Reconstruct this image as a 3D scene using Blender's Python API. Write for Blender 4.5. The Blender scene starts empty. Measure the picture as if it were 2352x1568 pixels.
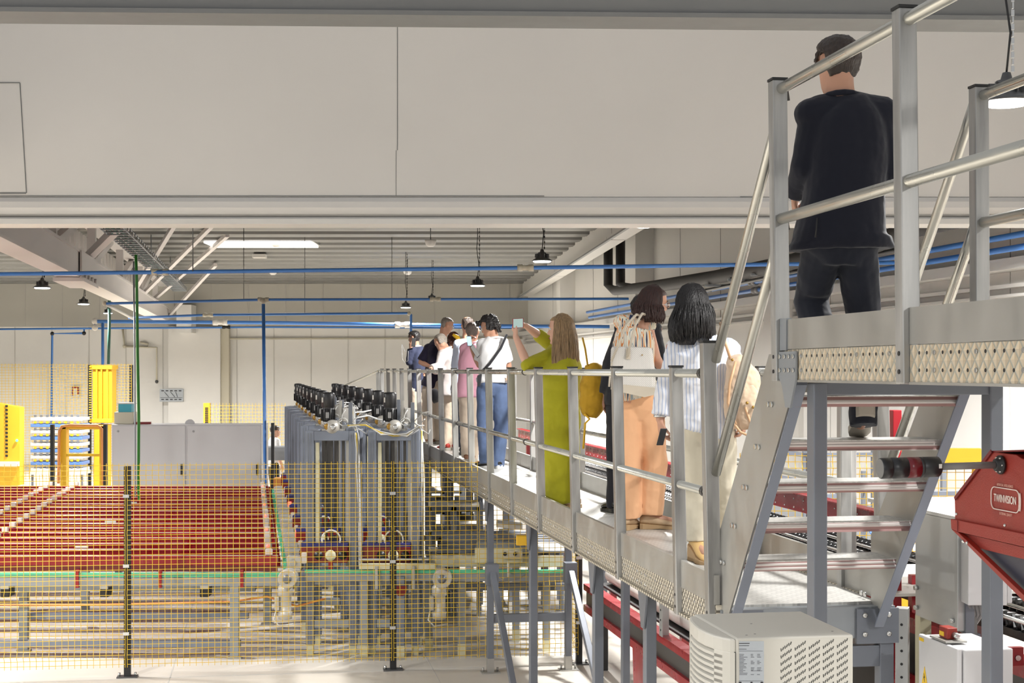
import bpy, bmesh, math, random
from mathutils import Vector, Matrix
random.seed(7)
V = Vector
C = bpy.context.scene.collection
SC = bpy.context.scene
# ------------------------------------------------------------------ camera
F = 3400.0            # focal length in pixels of the 2352 wide frame
HC = 2.91             # camera height
cam_d = bpy.data.cameras.new('camera'); cam = bpy.data.objects.new('camera', cam_d); C.objects.link(cam)
cam_d.sensor_width = 36.0; cam_d.lens = F / 2352 * 36.0
cam_d.shift_y = 66.0 / 2352
cam.location = (0, 0, HC); cam.rotation_euler = (math.pi/2, 0, 0)
cam_d.clip_start = 0.1; cam_d.clip_end = 200
cam_d.dof.use_dof = False
SC.camera = cam
# ------------------------------------------------------------------ world, exposure
w = bpy.data.worlds.new('world'); SC.world = w; w.use_nodes = True
w.node_tree.nodes['Background'].inputs[0].default_value = (0.97, 0.98, 1.0, 1)
w.node_tree.nodes['Background'].inputs[1].default_value = 0.45
SC.view_settings.view_transform = 'Standard'; SC.view_settings.look = 'None'
SC.view_settings.gamma = 1.0; SC.view_settings.use_curve_mapping = False
SC.view_settings.exposure = 0.36
try:
    SC.cycles.max_bounces = 6; SC.cycles.diffuse_bounces = 3; SC.cycles.glossy_bounces = 3
    SC.cycles.transmission_bounces = 3; SC.cycles.use_denoising = True
    SC.cycles.caustics_reflective = False; SC.cycles.caustics_refractive = False
    SC.cycles.sample_clamp_indirect = 4.0
except Exception: pass
LAMP_W = 150.0

# ------------------------------------------------------------------ coordinates
TH = math.atan(566.0 / F)
CT, ST = math.cos(TH), math.sin(TH)
def W(x, y, z):                      # walkway axes: x across, y along, z up from the floor
    return V((x*CT - y*ST, x*ST + y*CT, z))
def U(px, py, D):                    # a point of the place seen at a pixel, D metres away
    return V(((px-1176)*D/F, D, HC - (py-850)*D/F))
def yD(D, x=2.086):                  # distance -> position along the walkway
    return (D - x*ST) / CT
WX = V((CT, ST, 0)); WY = V((-ST, CT, 0)); UZ = V((0, 0, 1))

# ------------------------------------------------------------------ materials
MT = {}
def mat(name, col, rough=0.5, metal=0.0, bump=0.0, bscale=40.0, var=0.0, vscale=6.0, stretch=(1,1,1), emit=None, es=0.0, spec=0.5, coat=0.0):
    m = bpy.data.materials.new(name); m.use_nodes = True
    nt = m.node_tree; b = nt.nodes['Principled BSDF']
    b.inputs['Base Color'].default_value = (*col, 1); b.inputs['Roughness'].default_value = rough
    b.inputs['Metallic'].default_value = metal
    b.inputs['Specular IOR Level'].default_value = spec
    if coat: b.inputs['Coat Weight'].default_value = coat
    if emit: b.inputs['Emission Color'].default_value = (*emit, 1); b.inputs['Emission Strength'].default_value = es
    if var or bump:
        tc = nt.nodes.new('ShaderNodeTexCoord'); mp = nt.nodes.new('ShaderNodeMapping'); mp.inputs['Scale'].default_value = stretch
        nt.links.new(tc.outputs['Object'], mp.inputs[0])
    if var:
        n = nt.nodes.new('ShaderNodeTexNoise'); n.inputs['Scale'].default_value = vscale; n.inputs['Detail'].default_value = 4
        r = nt.nodes.new('ShaderNodeMapRange'); r.inputs[1].default_value = .3; r.inputs[2].default_value = .7
        r.inputs[3].default_value = 1-var; r.inputs[4].default_value = 1+var*.6
        mx = nt.nodes.new('ShaderNodeVectorMath'); mx.operation = 'SCALE'; mx.inputs[0].default_value = col
        nt.links.new(mp.outputs[0], n.inputs[0]); nt.links.new(n.outputs[0], r.inputs[0]); nt.links.new(r.outputs[0], mx.inputs['Scale'])
        nt.links.new(mx.outputs[0], b.inputs['Base Color'])
        r2 = nt.nodes.new('ShaderNodeMapRange'); r2.inputs[1].default_value = .3; r2.inputs[2].default_value = .7
        r2.inputs[3].default_value = max(.05, rough-.1); r2.inputs[4].default_value = min(1, rough+.1)
        nt.links.new(n.outputs[0], r2.inputs[0]); nt.links.new(r2.outputs[0], b.inputs['Roughness'])
    if bump:
        n2 = nt.nodes.new('ShaderNodeTexNoise'); n2.inputs['Scale'].default_value = bscale; n2.inputs['Detail'].default_value = 3
        bp = nt.nodes.new('ShaderNodeBump'); bp.inputs['Strength'].default_value = bump; bp.inputs['Distance'].default_value = .01
        nt.links.new(mp.outputs[0], n2.inputs[0]); nt.links.new(n2.outputs[0], bp.inputs['Height']); nt.links.new(bp.outputs[0], b.inputs['Normal'])
    MT[name] = m
    return m
def mnode(nt, op, a, b=None, c=None):
    n = nt.nodes.new('ShaderNodeMath'); n.operation = op
    for i, v in enumerate((a, b, c)):
        if v is None: continue
        if isinstance(v, (int, float)): n.inputs[i].default_value = v
        else: nt.links.new(v, n.inputs[i])
    return n.outputs[0]
def mixcol(nt, fac, a, b):
    n = nt.nodes.new('ShaderNodeMix'); n.data_type = 'RGBA'
    nt.links.new(fac, n.inputs[0])
    for i, v in ((6, a), (7, b)):
        if isinstance(v, tuple): n.inputs[i].default_value = (*v, 1)
        else: nt.links.new(v, n.inputs[i])
    return n.outputs[2]
def axes(nt, space='walk'):
    """object coordinates turned to walkway axes -> (across, along, up) sockets"""
    tc = nt.nodes.new('ShaderNodeTexCoord'); mp = nt.nodes.new('ShaderNodeMapping')
    if space == 'walk': mp.inputs['Rotation'].default_value = (0, 0, -TH)
    nt.links.new(tc.outputs['Object'], mp.inputs[0])
    s = nt.nodes.new('ShaderNodeSeparateXYZ'); nt.links.new(mp.outputs[0], s.inputs[0])
    return s.outputs[0], s.outputs[1], s.outputs[2]

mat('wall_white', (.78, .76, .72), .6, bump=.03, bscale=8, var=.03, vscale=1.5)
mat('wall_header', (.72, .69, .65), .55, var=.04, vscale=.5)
mat('wall_upper', (.44, .42, .37), .7, var=.03, vscale=.6)  # beige panel tone, darkened further to stand in for shade
mat('joint', (.50,.48,.45), .7)
mat('trim_white', (.70, .68, .64), .45)
mat('beam_grey', (.18, .18, .175), .5, var=.05, vscale=2)
mat('steel_white', (.72, .68, .66), .5, var=.04, vscale=2)
mat('ceil_metal', (.17, .167, .155), .45, .2, var=.05, vscale=1)
mat('ceil_light', (.27, .265, .24), .45, .2)
mat('floor_mat', (.62, .58, .52), .45, var=.10, vscale=.8, bump=.03, bscale=5)
mat('blue_pipe', (.06, .20, .55), .35)
mat('green_cable', (.03, .22, .03), .5)
mat('dark_green', (.02, .10, .07), .5)
mat('galv', (.40, .39, .37), .33, .75, var=.18, vscale=9, stretch=(3,3,.5), bump=.05, bscale=30)
mat('galv_post', (.41, .405, .39), .42, .6, var=.30, vscale=3.5, stretch=(6,6,.6))
mat('galv_sheet', (.42, .41, .38), .42, .55, var=.08, vscale=4, stretch=(8,1,1))
mat('galv_tube', (.50, .49, .44), .30, .85, var=.05, vscale=3)
mat('sheet_bright', (.52, .53, .525), .42, .65)
mat('steel_grey', (.17, .185, .215), .4, .25, var=.06, vscale=4)
mat('steel_blue', (.20, .225, .28), .4, .2, var=.06, vscale=3)
mat('steel_pale', (.28, .30, .32), .4, .2)
mat('brass', (.35, .20, .04), .35, .6)
mat('tray_blue', (.10, .22, .55), .4)
mat('ac_cream', (.52, .50, .445), .45)
mat('stem_grey', (.20, .19, .19), .45)
mat('hopper_blue', (.035, .04, .06), .35)
mat('letter_white', (.85, .75, .68), .5)
mat('letter_pale', (.65, .35, .28), .5)
mat('bag_trim', (.62, .55, .44), .5)
mat('strap_tan', (.55, .33, .18), .5)
mat('cap_black', (.02, .02, .02), .5)
mat('black', (.012, .012, .013), .45)
mat('black_gloss', (.010, .010, .012), .38)
mat('rubber', (.018, .018, .018), .35, var=.2, vscale=20)
mat('red', (.30, .006, .013), .32, var=.05, vscale=5)
mat('red_dark', (.17, .008, .010), .35)
mat('red_machine', (.28, .022, .012), .42, bump=.12, bscale=220, var=.04, vscale=4)
mat('red_lamp', (.12, .003, .008), .3)
mat('yellow', (.75, .44, .02), .45)
mat('yellow_wire', (.70, .46, .02), .4)
mat('green_strip', (.10, .50, .28), .5)
mat('beige_plastic', (.55, .51, .40), .5)
mat('cream_strip', (.60, .57, .40), .5)
mat('white_plastic', (.66, .64, .60), .45)
mat('cabinet_grey', (.47, .455, .46), .4, var=.03, vscale=1)
mat('cabinet_white', (.62, .615, .62), .4)
mat('label_grey', (.42, .45, .48), .5)
mat('ink', (.03, .03, .035), .6)
mat('louvre_dark', (.05, .05, .045), .8)
mat('warning_yellow', (.85, .55, .02), .5)
mat('motor_black', (.014, .014, .016), .38, bump=.2, bscale=80)
mat('motor_grey', (.50, .48, .44), .4, .3)
mat('bolt', (.62, .62, .60), .25, .9)
mat('rail_dark', (.08, .075, .07), .4, .3)
mat('blue_chain', (.02, .02, .16), .5)
mat('cyan_box', (.05, .35, .45), .5)
mat('cardboard', (.52, .36, .20), .8)
mat('roller', (.76, .74, .69), .5)
mat('belt_white', (.66, .64, .60), .5)
mat('belt_dark', (.10, .095, .09), .6)
mat('cable_white', (.62, .62, .60), .4)
mat('cable_yellow', (.65, .45, .03), .4)
mat('cable_orange', (.7, .28, .08), .5)
mat('cable_grey', (.25, .25, .25), .5)
mat('duct_dark', (.035, .033, .032), .6)
mat('lamp_metal', (.12, .12, .12), .4, .6)
mat('lamp_glow', (1, 1, 1), .5, emit=(1, .98, .95), es=14)
mat('sky_glow', (1, 1, 1), .5, emit=(1, .98, .94), es=3.0)
mat('red_glow', (.9, .2, .15), .5, emit=(1, .12, .08), es=1.6)
mat('screen_glow', (.3, .5, .6), .3, emit=(.35, .60, .75), es=.8)
mat('screen_dim', (.3, .4, .38), .3, emit=(.35, .48, .45), es=.45)
mat('sensor_clear', (.62, .56, .52), .25)
mat('green_glow', (.1, .9, .3), .5, emit=(.1, 1, .35), es=2)

def brick_like(name, base, dark, kind):
    """tread plate and perforated edge plates"""
    m = mat(name, base, .38, .55); nt = m.node_tree; b = nt.nodes['Principled BSDF']
    x, y, z = axes(nt)
    if kind == 'tread':
        # five-bar tread marks: two families of slanted dashes
        u = mnode(nt, 'MULTIPLY', x, 26.0); v = mnode(nt, 'MULTIPLY', y, 26.0)
        p = mnode(nt, 'ADD', u, v); q = mnode(nt, 'SUBTRACT', u, v)
        a = mnode(nt, 'MULTIPLY', mnode(nt, 'GREATER_THAN', mnode(nt, 'FRACT', p), .62), mnode(nt, 'LESS_THAN', mnode(nt, 'FRACT', mnode(nt, 'MULTIPLY', q, .5)), .5))
        c = mnode(nt, 'MULTIPLY', mnode(nt, 'GREATER_THAN', mnode(nt, 'FRACT', q), .62), mnode(nt, 'GREATER_THAN', mnode(nt, 'FRACT', mnode(nt, 'MULTIPLY', p, .5)), .5))
        h = mnode(nt, 'MAXIMUM', a, c)
        bp = nt.nodes.new('ShaderNodeBump'); bp.inputs['Strength'].default_value = .6; bp.inputs['Distance'].default_value = .004
        nt.links.new(h, bp.inputs['Height']); nt.links.new(bp.outputs[0], b.inputs['Normal'])
        nt.links.new(mixcol(nt, h, base, dark), b.inputs['Base Color'])
    else:
        pit, hgt = (.052, .060) if kind == 'lattice' else (.044, .040)
        u = mnode(nt, 'DIVIDE', y, pit); v = mnode(nt, 'DIVIDE', z, hgt)
        p = mnode(nt, 'ABSOLUTE', mnode(nt, 'SUBTRACT', mnode(nt, 'FRACT', mnode(nt, 'MULTIPLY', mnode(nt, 'ADD', u, v), 1.0)), .5))
        q = mnode(nt, 'ABSOLUTE', mnode(nt, 'SUBTRACT', mnode(nt, 'FRACT', mnode(nt, 'MULTIPLY', mnode(nt, 'SUBTRACT', u, v), 1.0)), .5))
        line = mnode(nt, 'LESS_THAN', mnode(nt, 'MINIMUM', p, q), .09 if kind == 'lattice' else .15)
        hh = mnode(nt, 'MINIMUM', p, q)
        bp = nt.nodes.new('ShaderNodeBump'); bp.inputs['Strength'].default_value = .9; bp.inputs['Distance'].default_value = .012; bp.invert = True
        nt.links.new(hh, bp.inputs['Height']); nt.links.new(bp.outputs[0], b.inputs['Normal'])
        nt.links.new(mixcol(nt, line, base, dark), b.inputs['Base Color'])
        b.inputs['Metallic'].default_value = .15 if kind == 'lattice' else .5
        b.inputs['Roughness'].default_value = .42
    return m
brick_like('tread_plate', (.68, .665, .63), (.56, .55, .52), 'tread')
MT['tread_plate'].node_tree.nodes['Principled BSDF'].inputs['Metallic'].default_value = .25
brick_like('tread_lip', (.34, .20, .19), (.62, .58, .56), 'fine')
brick_like('lattice_beige', (.60, .50, .36), (.40, .39, .33), 'lattice')
brick_like('perforated', (.74, .68, .56), (.17, .15, .12), 'fine')

# ------------------------------------------------------------------ mesh building
def frame_of(d, up=UZ):
    d = d.normalized()
    if abs(d.dot(up)) > .99: up = V((1, 0, 0)) if abs(d.x) < .9 else V((0, 1, 0))
    s = d.cross(up).normalized(); u = s.cross(d).normalized()
    return d, s, u
class MB:
    def __init__(s): s.v = []; s.f = []; s.sm = []
    def add(s, vs, fs, smooth=False):
        n = len(s.v); s.v += [V(p) for p in vs]
        for f in fs: s.f.append(tuple(i+n for i in f)); s.sm.append(smooth)
        return s
    def hexa(s, p):           # 8 points: bottom 4 ccw, top 4 ccw
        return s.add(p, [(3,2,1,0), (4,5,6,7), (0,1,5,4), (1,2,6,5), (2,3,7,6), (3,0,4,7)])
    def box(s, c, sx, sy, sz, ax=None):
        """box centred on c, axes ax=(right, forward, up)"""
        a, b, u = ax or (V((1,0,0)), V((0,1,0)), UZ)
        a, b, u = a*sx/2, b*sy/2, u*sz/2; c = V(c)
        return s.hexa([c-a-b-u, c+a-b-u, c+a+b-u, c-a+b-u, c-a-b+u, c+a-b+u, c+a+b+u, c-a+b+u])
    def wbox(s, x0, x1, y0, y1, z0, z1):      # box in walkway axes
        return s.hexa([W(x0,y0,z0), W(x1,y0,z0), W(x1,y1,z0), W(x0,y1,z0), W(x0,y0,z1), W(x1,y0,z1), W(x1,y1,z1), W(x0,y1,z1)])
    def abox(s, x0, x1, y0, y1, z0, z1):
        return s.hexa([V((x0,y0,z0)), V((x1,y0,z0)), V((x1,y1,z0)), V((x0,y1,z0)), V((x0,y0,z1)), V((x1,y0,z1)), V((x1,y1,z1)), V((x0,y1,z1))])
    def beam(s, p, q, w, h, up=UZ):           # w sideways, h along up
        p, q = V(p), V(q); d, a, u = frame_of(q-p, up)
        a, u = a*w/2, u*h/2
        return s.hexa([p-a-u, p+a-u, q+a-u, q-a-u, p-a+u, p+a+u, q+a+u, q-a+u])
    def tube(s, pts, r, n=10, cap=True):
        pts = [V(p) for p in pts]; rs = r if isinstance(r, (list, tuple)) else [r]*len(pts)
        rings = []; pu = None
        for i, p in enumerate(pts):
            d = (pts[min(i+1, len(pts)-1)] - pts[max(i-1, 0)])
            if d.length < 1e-9: d = V((0,0,1))
            d.normalize()
            if pu is None: d, a, u = frame_of(d)
            else:
                u = (pu - d*pu.dot(d))
                if u.length < 1e-3: u = frame_of(d)[2]
                u.normalize(); a = d.cross(u)
            pu = u
            rings.append([p + (a*math.cos(2*math.pi*k/n) + u*math.sin(2*math.pi*k/n))*rs[i] for k in range(n)])
        return s.loft(rings, cap)
    def loft(s, rings, cap=True, smooth=True):
        n = len(rings[0]); vs = [p for r in rings for p in r]; fs = []
        for i in range(len(rings)-1):
            for k in range(n):
                k2 = (k+1) % n
                fs.append((i*n+k, i*n+k2, (i+1)*n+k2, (i+1)*n+k))
        s.add(vs, fs, smooth)
        if cap:
            m = len(s.v) - len(vs)
            s.f.append(tuple(m+k for k in range(n))[::-1]); s.sm.append(False)
            s.f.append(tuple(m+(len(rings)-1)*n+k for k in range(n))); s.sm.append(False)
        return s
    def cyl(s, p, q, r, n=16, r2=None): return s.tube([p, q], [r, r if r2 is None else r2], n)
    def lathe(s, c, axis, prof, n=20):        # prof: (distance along axis, radius)
        c = V(c); d, a, u = frame_of(V(axis))
        return s.loft([[c + d*t + (a*math.cos(2*math.pi*k/n) + u*math.sin(2*math.pi*k/n))*max(r, 1e-4) for k in range(n)] for t, r in prof])
    def prism(s, poly, ext):
        poly = [V(p) for p in poly]; ext = V(ext); n = len(poly)
        vs = poly + [p+ext for p in poly]
        fs = [tuple(range(n))[::-1], tuple(range(n, 2*n))] + [(i, (i+1) % n, (i+1) % n+n, i+n) for i in range(n)]
        return s.add(vs, fs)
    def ball(s, c, r, n=10, m=7, ax=None):
        a, b, u = ax or (V((1,0,0)), V((0,1,0)), UZ); c = V(c)
        rr = r if isinstance(r, (tuple, list)) else (r, r, r)
        rings = []
        for i in range(m+1):
            t = math.pi*(i+.001)/(m+.002) ; z = -math.cos(t); q = math.sin(t)
            rings.append([c + a*rr[0]*q*math.cos(2*math.pi*k/n) + b*rr[1]*q*math.sin(2*math.pi*k/n) + u*rr[2]*z for k in range(n)])
        return s.loft(rings)
    def sweep(s, pts, prof, up=UZ):           # prof: list of (side, up) points swept along pts
        rings = []
        for i, p in enumerate(pts):
            d, a, u = frame_of(V(pts[min(i+1, len(pts)-1)]) - V(pts[max(i-1, 0)]), up)
            rings.append([V(p) + a*x + u*y for x, y in prof])
        return s.loft(rings, smooth=False)
    def build(s, name, material, parent=None, bevel=0.0, smooth=None, remesh=0.0, disp=0.0, dscale=.1, sub=0, msmooth=0):
        me = bpy.data.meshes.new(name)
        if parent is None:
            lo = V((min(p.x for p in s.v), min(p.y for p in s.v), min(p.z for p in s.v))); hi = V((max(p.x for p in s.v), max(p.y for p in s.v), max(p.z for p in s.v)))
            org = V(((lo.x+hi.x)/2, (lo.y+hi.y)/2, lo.z))
        else: org = V(parent['_org']) if '_org' in parent else V((0, 0, 0))
        me.from_pydata([tuple(p-org) for p in s.v], [], s.f)
        me.polygons.foreach_set('use_smooth', [bool(x) if smooth is None else smooth for x in s.sm])
        bm = bmesh.new(); bm.from_mesh(me); bmesh.ops.recalc_face_normals(bm, faces=bm.faces); bm.to_mesh(me); bm.free()
        o = bpy.data.objects.new(name, me); C.objects.link(o)
        if parent is None: o.location = org
        else: o.parent = parent
        o['_org'] = tuple(org)
        me.materials.append(MT[material] if isinstance(material, str) else material)
        if remesh:
            md = o.modifiers.new('remesh', 'REMESH'); md.mode = 'VOXEL'; md.voxel_size = remesh; md.use_smooth_shade = True
            md2 = o.modifiers.new('smooth', 'SMOOTH'); md2.factor = .5; md2.iterations = msmooth or 4
        if disp:
            t = bpy.data.textures.new(name+'_folds', 'CLOUDS'); t.noise_scale = dscale; t.noise_depth = 2
            md = o.modifiers.new('folds', 'DISPLACE'); md.texture = t; md.strength = disp; md.mid_level = .5; md.texture_coords = 'LOCAL'
        if bevel:
            md = o.modifiers.new('bevel', 'BEVEL'); md.width = bevel; md.segments = 2; md.limit_method = 'ANGLE'; md.angle_limit = .7
        return o
def tag(o, label, cat, group=None, kind=None):
    if label: o['label'] = label
    if cat: o['category'] = cat
    if group: o['group'] = group
    if kind: o['kind'] = kind
    return o
def thing(name, loc, label, cat, group=None, rz=0.0):
    o = bpy.data.objects.new(name, None); C.objects.link(o); o.location = loc; o.rotation_euler = (0, 0, rz)
    o.empty_display_size = .1; o['_org'] = tuple(loc)
    return tag(o, label, cat, group)
def struct(name, mb, m, **k):
    o = mb.build(name, m, **k); o['kind'] = 'structure'; return o
def copy_tree(o, parent=None):
    c = o.copy(); C.objects.link(c)
    if parent is not None: c.parent = parent
    for ch in list(o.children): copy_tree(ch, c)
    return c
def text_mesh(name, body, size, org, right, up, m, parent, depth=.001, align='CENTER', space=1.0, sx=1.0):
    cu = bpy.data.curves.new(name, 'FONT'); cu.body = body; cu.size = size; cu.align_x = align; cu.align_y = 'CENTER'; cu.extrude = depth; cu.space_character = space
    o = bpy.data.objects.new(name, cu); C.objects.link(o); o.parent = parent
    po = V(parent['_org'])
    right = right.normalized(); up = up.normalized(); nrm = right.cross(up)
    M = Matrix((right*sx, up, nrm)).transposed().to_4x4(); M.translation = V(org) - po
    o.matrix_local = M
    cu.materials.append(MT[m])
    me = bpy.data.meshes.new_from_object(o); o2 = bpy.data.objects.new(name, me); C.objects.link(o2); o2.parent = parent; o2.matrix_local = M
    bpy.data.objects.remove(o)
    return o2
# ================================================================== SETTING
struct('floor', MB().abox(-36, 16, -4, 47, -.2, 0), 'floor_mat')
# joints in the slab
mb = MB()
for y in (4, 10, 14.35, 20, 26): mb.wbox(-20, 9, y, y+.012, 0, .0015)
for x in (-6.2, -.9, 1.6, 5.2): mb.wbox(x, x+.012, -2, 44, 0, .0015)
struct('floor_joints', mb, 'joint')
# back wall: bright lower panels, darker upper band set slightly forward
DB = 46.0
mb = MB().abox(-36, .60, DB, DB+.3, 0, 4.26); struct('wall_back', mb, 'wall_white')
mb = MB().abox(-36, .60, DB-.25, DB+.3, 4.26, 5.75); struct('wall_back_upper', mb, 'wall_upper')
mb = MB()
for k in range(40):
    x = -35 + k*1.15
    if x < .2: mb.abox(x, x+.012, DB-.02, DB+.05, 0, 4.26); mb.abox(x+.4, x+.412, DB-.27, DB-.2, 4.27, 5.7)
struct('wall_back_joints', mb, 'joint')
# column and pilaster on the back wall
struct('column', MB().abox(-10.6, -9.0, DB-.35, DB, 0, 4.26), 'wall_white')
struct('trim_1', MB().abox(-9.0, -8.75, DB-.25, DB, 0, 4.26), 'beige_plastic')
# right wall
yb = yD(DB, 8.0)
struct('wall_right', MB().wbox(8.0, 8.3, -4, yb+.3, 0, 9.2), 'wall_white')
mb = MB()
for k in range(16): mb.wbox(7.99, 8.01, 2+k*2.6, 2+k*2.6+.006, 0, 9)
struct('wall_right_joints', mb, 'joint')
mb = MB()
for y in (13.0, 21.5, 30, 38): mb.wbox(7.6, 8.0, y, y+.45, 0, 9)
struct('column_right', mb, 'wall_white')
mb = MB().wbox(7.75, 8.0, -2, yb, 3.98, 4.10)
mb.wbox(7.90, 8.0, -2, yb, 3.80, 3.84); mb.wbox(7.9, 8.0, -2, yb, 3.70, 3.73)
struct('trim_2', mb, 'trim_white')
# far wall of the taller bay, above the low ceiling edge
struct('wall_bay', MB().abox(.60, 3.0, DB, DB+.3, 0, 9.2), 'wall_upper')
# ribbed ceiling of the low bay
ex = lambda D: .39 + (46-D)*.0716
mb = MB()
mb.hexa([V((-36,13.2,5.68)), V((ex(13.2),13.2,5.68)), V((ex(46.2),46.2,5.68)), V((-36,46.2,5.68)), V((-36,13.2,5.9)), V((ex(13.2),13.2,5.9)), V((ex(46.2),46.2,5.9)), V((-36,46.2,5.9))])
k = 0; y = 14.0
while y < 45.4:
    for a, b, z in ((0, .62, 5.58),):
        mb.prism([V((-36,y+a,5.68)), V((-36,y+a+.07,z)), V((-36,y+b-.07,z)), V((-36,y+b,5.68))], V((36+ex(y), 0, 0)))
    y += 1.25
struct('ceiling', mb, 'ceil_metal')
mb = MB(); y = 14.0
while y < 45.4:
    mb.prism([V((-36,y+.69,5.68)), V((-36,y+.74,5.60)), V((-36,y+.90,5.60)), V((-36,y+.95,5.68))], V((36+ex(y), 0, 0))); y += 1.25
struct('ceiling_ribs', mb, 'ceil_light')
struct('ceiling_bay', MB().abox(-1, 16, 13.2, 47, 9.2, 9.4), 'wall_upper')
# edge beam of the low ceiling
mb = MB()
for D0, D1 in ((46, 36), (35.9, 26), (25.9, 13.3)):
    p, q = V((ex(D0), D0, 5.42)), V((ex(D1), D1, 5.42)); mb.beam(p, q, .16, .42); mb.beam(p-V((0,0,.2)), q-V((0,0,.2)), .34, .05)
struct('ceiling_beam', mb, 'trim_white')
mb = MB(); mb.beam(V((ex(46)-.25, 46, 5.12)), V((ex(14)-.25, 14, 5.12)), .05, .03)
struct('beam_conduit', mb, 'cable_grey')
mb = MB()
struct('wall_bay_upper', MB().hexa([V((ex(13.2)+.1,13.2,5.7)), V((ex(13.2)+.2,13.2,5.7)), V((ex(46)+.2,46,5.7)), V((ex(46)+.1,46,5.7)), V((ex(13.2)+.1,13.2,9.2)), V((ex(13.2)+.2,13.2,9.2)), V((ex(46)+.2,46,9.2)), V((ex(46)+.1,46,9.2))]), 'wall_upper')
# header wall in front (lowered partition over the opening)
DH = 13.0
zh = HC + 335*DH/F
def hp(py): return HC - (py-850)*DH/F
mb = MB().abox(-14, 14, DH, DH+.3, hp(452), 9.2)
struct('wall_header', mb, 'wall_header')
# rolled lower band
prof = [(DH+.28, hp(500)), (DH+.02, hp(500)), (DH-.03, hp(492)), (DH-.05, hp(478)), (DH-.04, hp(464)), (DH, hp(453)), (DH+.28, hp(453))]
mb = MB().prism([V((-14, a, b)) for a, b in prof], V((28, 0, 0)))
struct('trim_3', mb, 'wall_header')
mb = MB().abox(-14, 14, DH-.07, DH+.3, hp(516), hp(504)); mb.abox(-14, 14, DH-.045, DH+.3, hp(504), hp(500))
struct('trim_4', mb, 'trim_white')
mb = MB()
def hx(px): return (px-1176)*DH/F
mb.abox(hx(912), hx(912)+.006, DH-.003, DH+.01, hp(345), hp(38)); mb.abox(hx(909), hx(909)+.004, DH-.003, DH+.01, hp(450), hp(345))
mb.abox(-14, hx(1250), DH-.004, DH+.01, hp(451), hp(449)); mb.abox(hx(1700), hx(1752), DH-.004, DH+.01, hp(453), hp(451))
mb.abox(-14, hx(46), DH-.005, DH+.01, hp(191), hp(189)); mb.hexa([V((hx(45),DH-.005,hp(191))), V((hx(47),DH-.005,hp(191))), V((hx(47),DH,hp(191))), V((hx(45),DH,hp(191))), V((hx(60),DH-.005,hp(443))), V((hx(62),DH-.005,hp(443))), V((hx(62),DH,hp(443))), V((hx(60),DH,hp(443)))])
mb.abox(-14, hx(60), DH-.005, DH+.01, hp(445), hp(442))
struct('wall_header_joints', mb, 'beam_grey')
# grey beam near the camera, top of the frame
mb = MB()
zt = 5.37
mb.hexa([V((-9,9.9,zt)), V((9,10.55,zt)), V((9,10.85,zt)), V((-9,10.2,zt)), V((-9,9.9,zt+1.1)), V((9,10.55,zt+1.1)), V((9,10.85,zt+1.1)), V((-9,10.2,zt+1.1))])
mb.hexa([V((-9,9.87,zt-.02)), V((9,10.52,zt-.02)), V((9,10.9,zt-.02)), V((-9,10.22,zt-.02)), V((-9,9.87,zt+.012)), V((9,10.52,zt+.012)), V((9,10.9,zt+.012)), V((-9,10.22,zt+.012))])
struct('ceiling_front_beam', mb, 'beam_grey')

# ------------------------------------------------------------------ truss at the left
TX = -2.98
tr = thing('roof_truss', W(TX, 44, 4.3), 'white welded roof truss running away along the left of the hall', 'truss'); tr['kind'] = 'structure'
mb = MB()
mb.wbox(TX-.18, TX+.18, 11, 45.2, 4.34, 4.38); mb.wbox(TX-.18, TX+.18, 11, 45.2, 4.72, 4.76); mb.wbox(TX-.16, TX+.16, 11, 45.2, 4.38, 4.72)
mb.build('bottom_chord', 'steel_white', tr)
MB().wbox(TX-.15, TX+.15, 11, 45.2, 5.40, 5.58).build('top_chord', 'steel_white', tr)
for y in (14.5, 18.0, 21.6, 26.5, 31.5, 36.5, 41.5):
    MB().wbox(TX-.07, TX+.07, y, y+.16, 4.74, 5.42).build('upright', 'steel_white', tr)
for y in (14.0, 22.0, 26.5, 31.5, 36.5):
    MB().beam(W(TX, y+.1, 4.78), W(TX, y+3.2, 5.42), .12, .12).build('web_diagonal', 'steel_white', tr)
mb = MB()
for y in (23.4,):
    mb.wbox(TX-.22, TX+.24, y, y+2.0, 4.27, 4.33); mb.wbox(TX+.18, TX+.21, y, y+2.0, 4.30, 4.74)
    for k in range(4): mb.cyl(W(TX+.20, y+.3+.45*k, 4.36), W(TX+.25, y+.3+.45*k, 4.36), .045, 8)
mb.build('splice_plate', 'steel_white', tr)
for (a, Da, b, Db, th) in (((180,612),24.8,(278,516),22.5,.12), ((300,680),33,(400,517),27,.08), ((322,682),36,(487,517),27.3,.08), ((350,690),40,(522,540),29.2,.08), ((385,728),44,(495,608),36.5,.08)):
    MB().beam(U(*a, Da), U(*b, Db), th, th).build('knee_brace', 'steel_white', tr)
# profiled cladding fins behind the truss
mb = MB()
for k in range(46):
    y = 15.0 + k*.66; mb.wbox(TX-.62, TX-.55, y, y+.42, 4.7, 5.58)
struct('trim_5', mb, 'steel_white')
mb = MB().abox(-10.2, -9.75, 45.0, 45.7, 4.05, 4.9)
struct('column_head', mb, 'wall_white')

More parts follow.
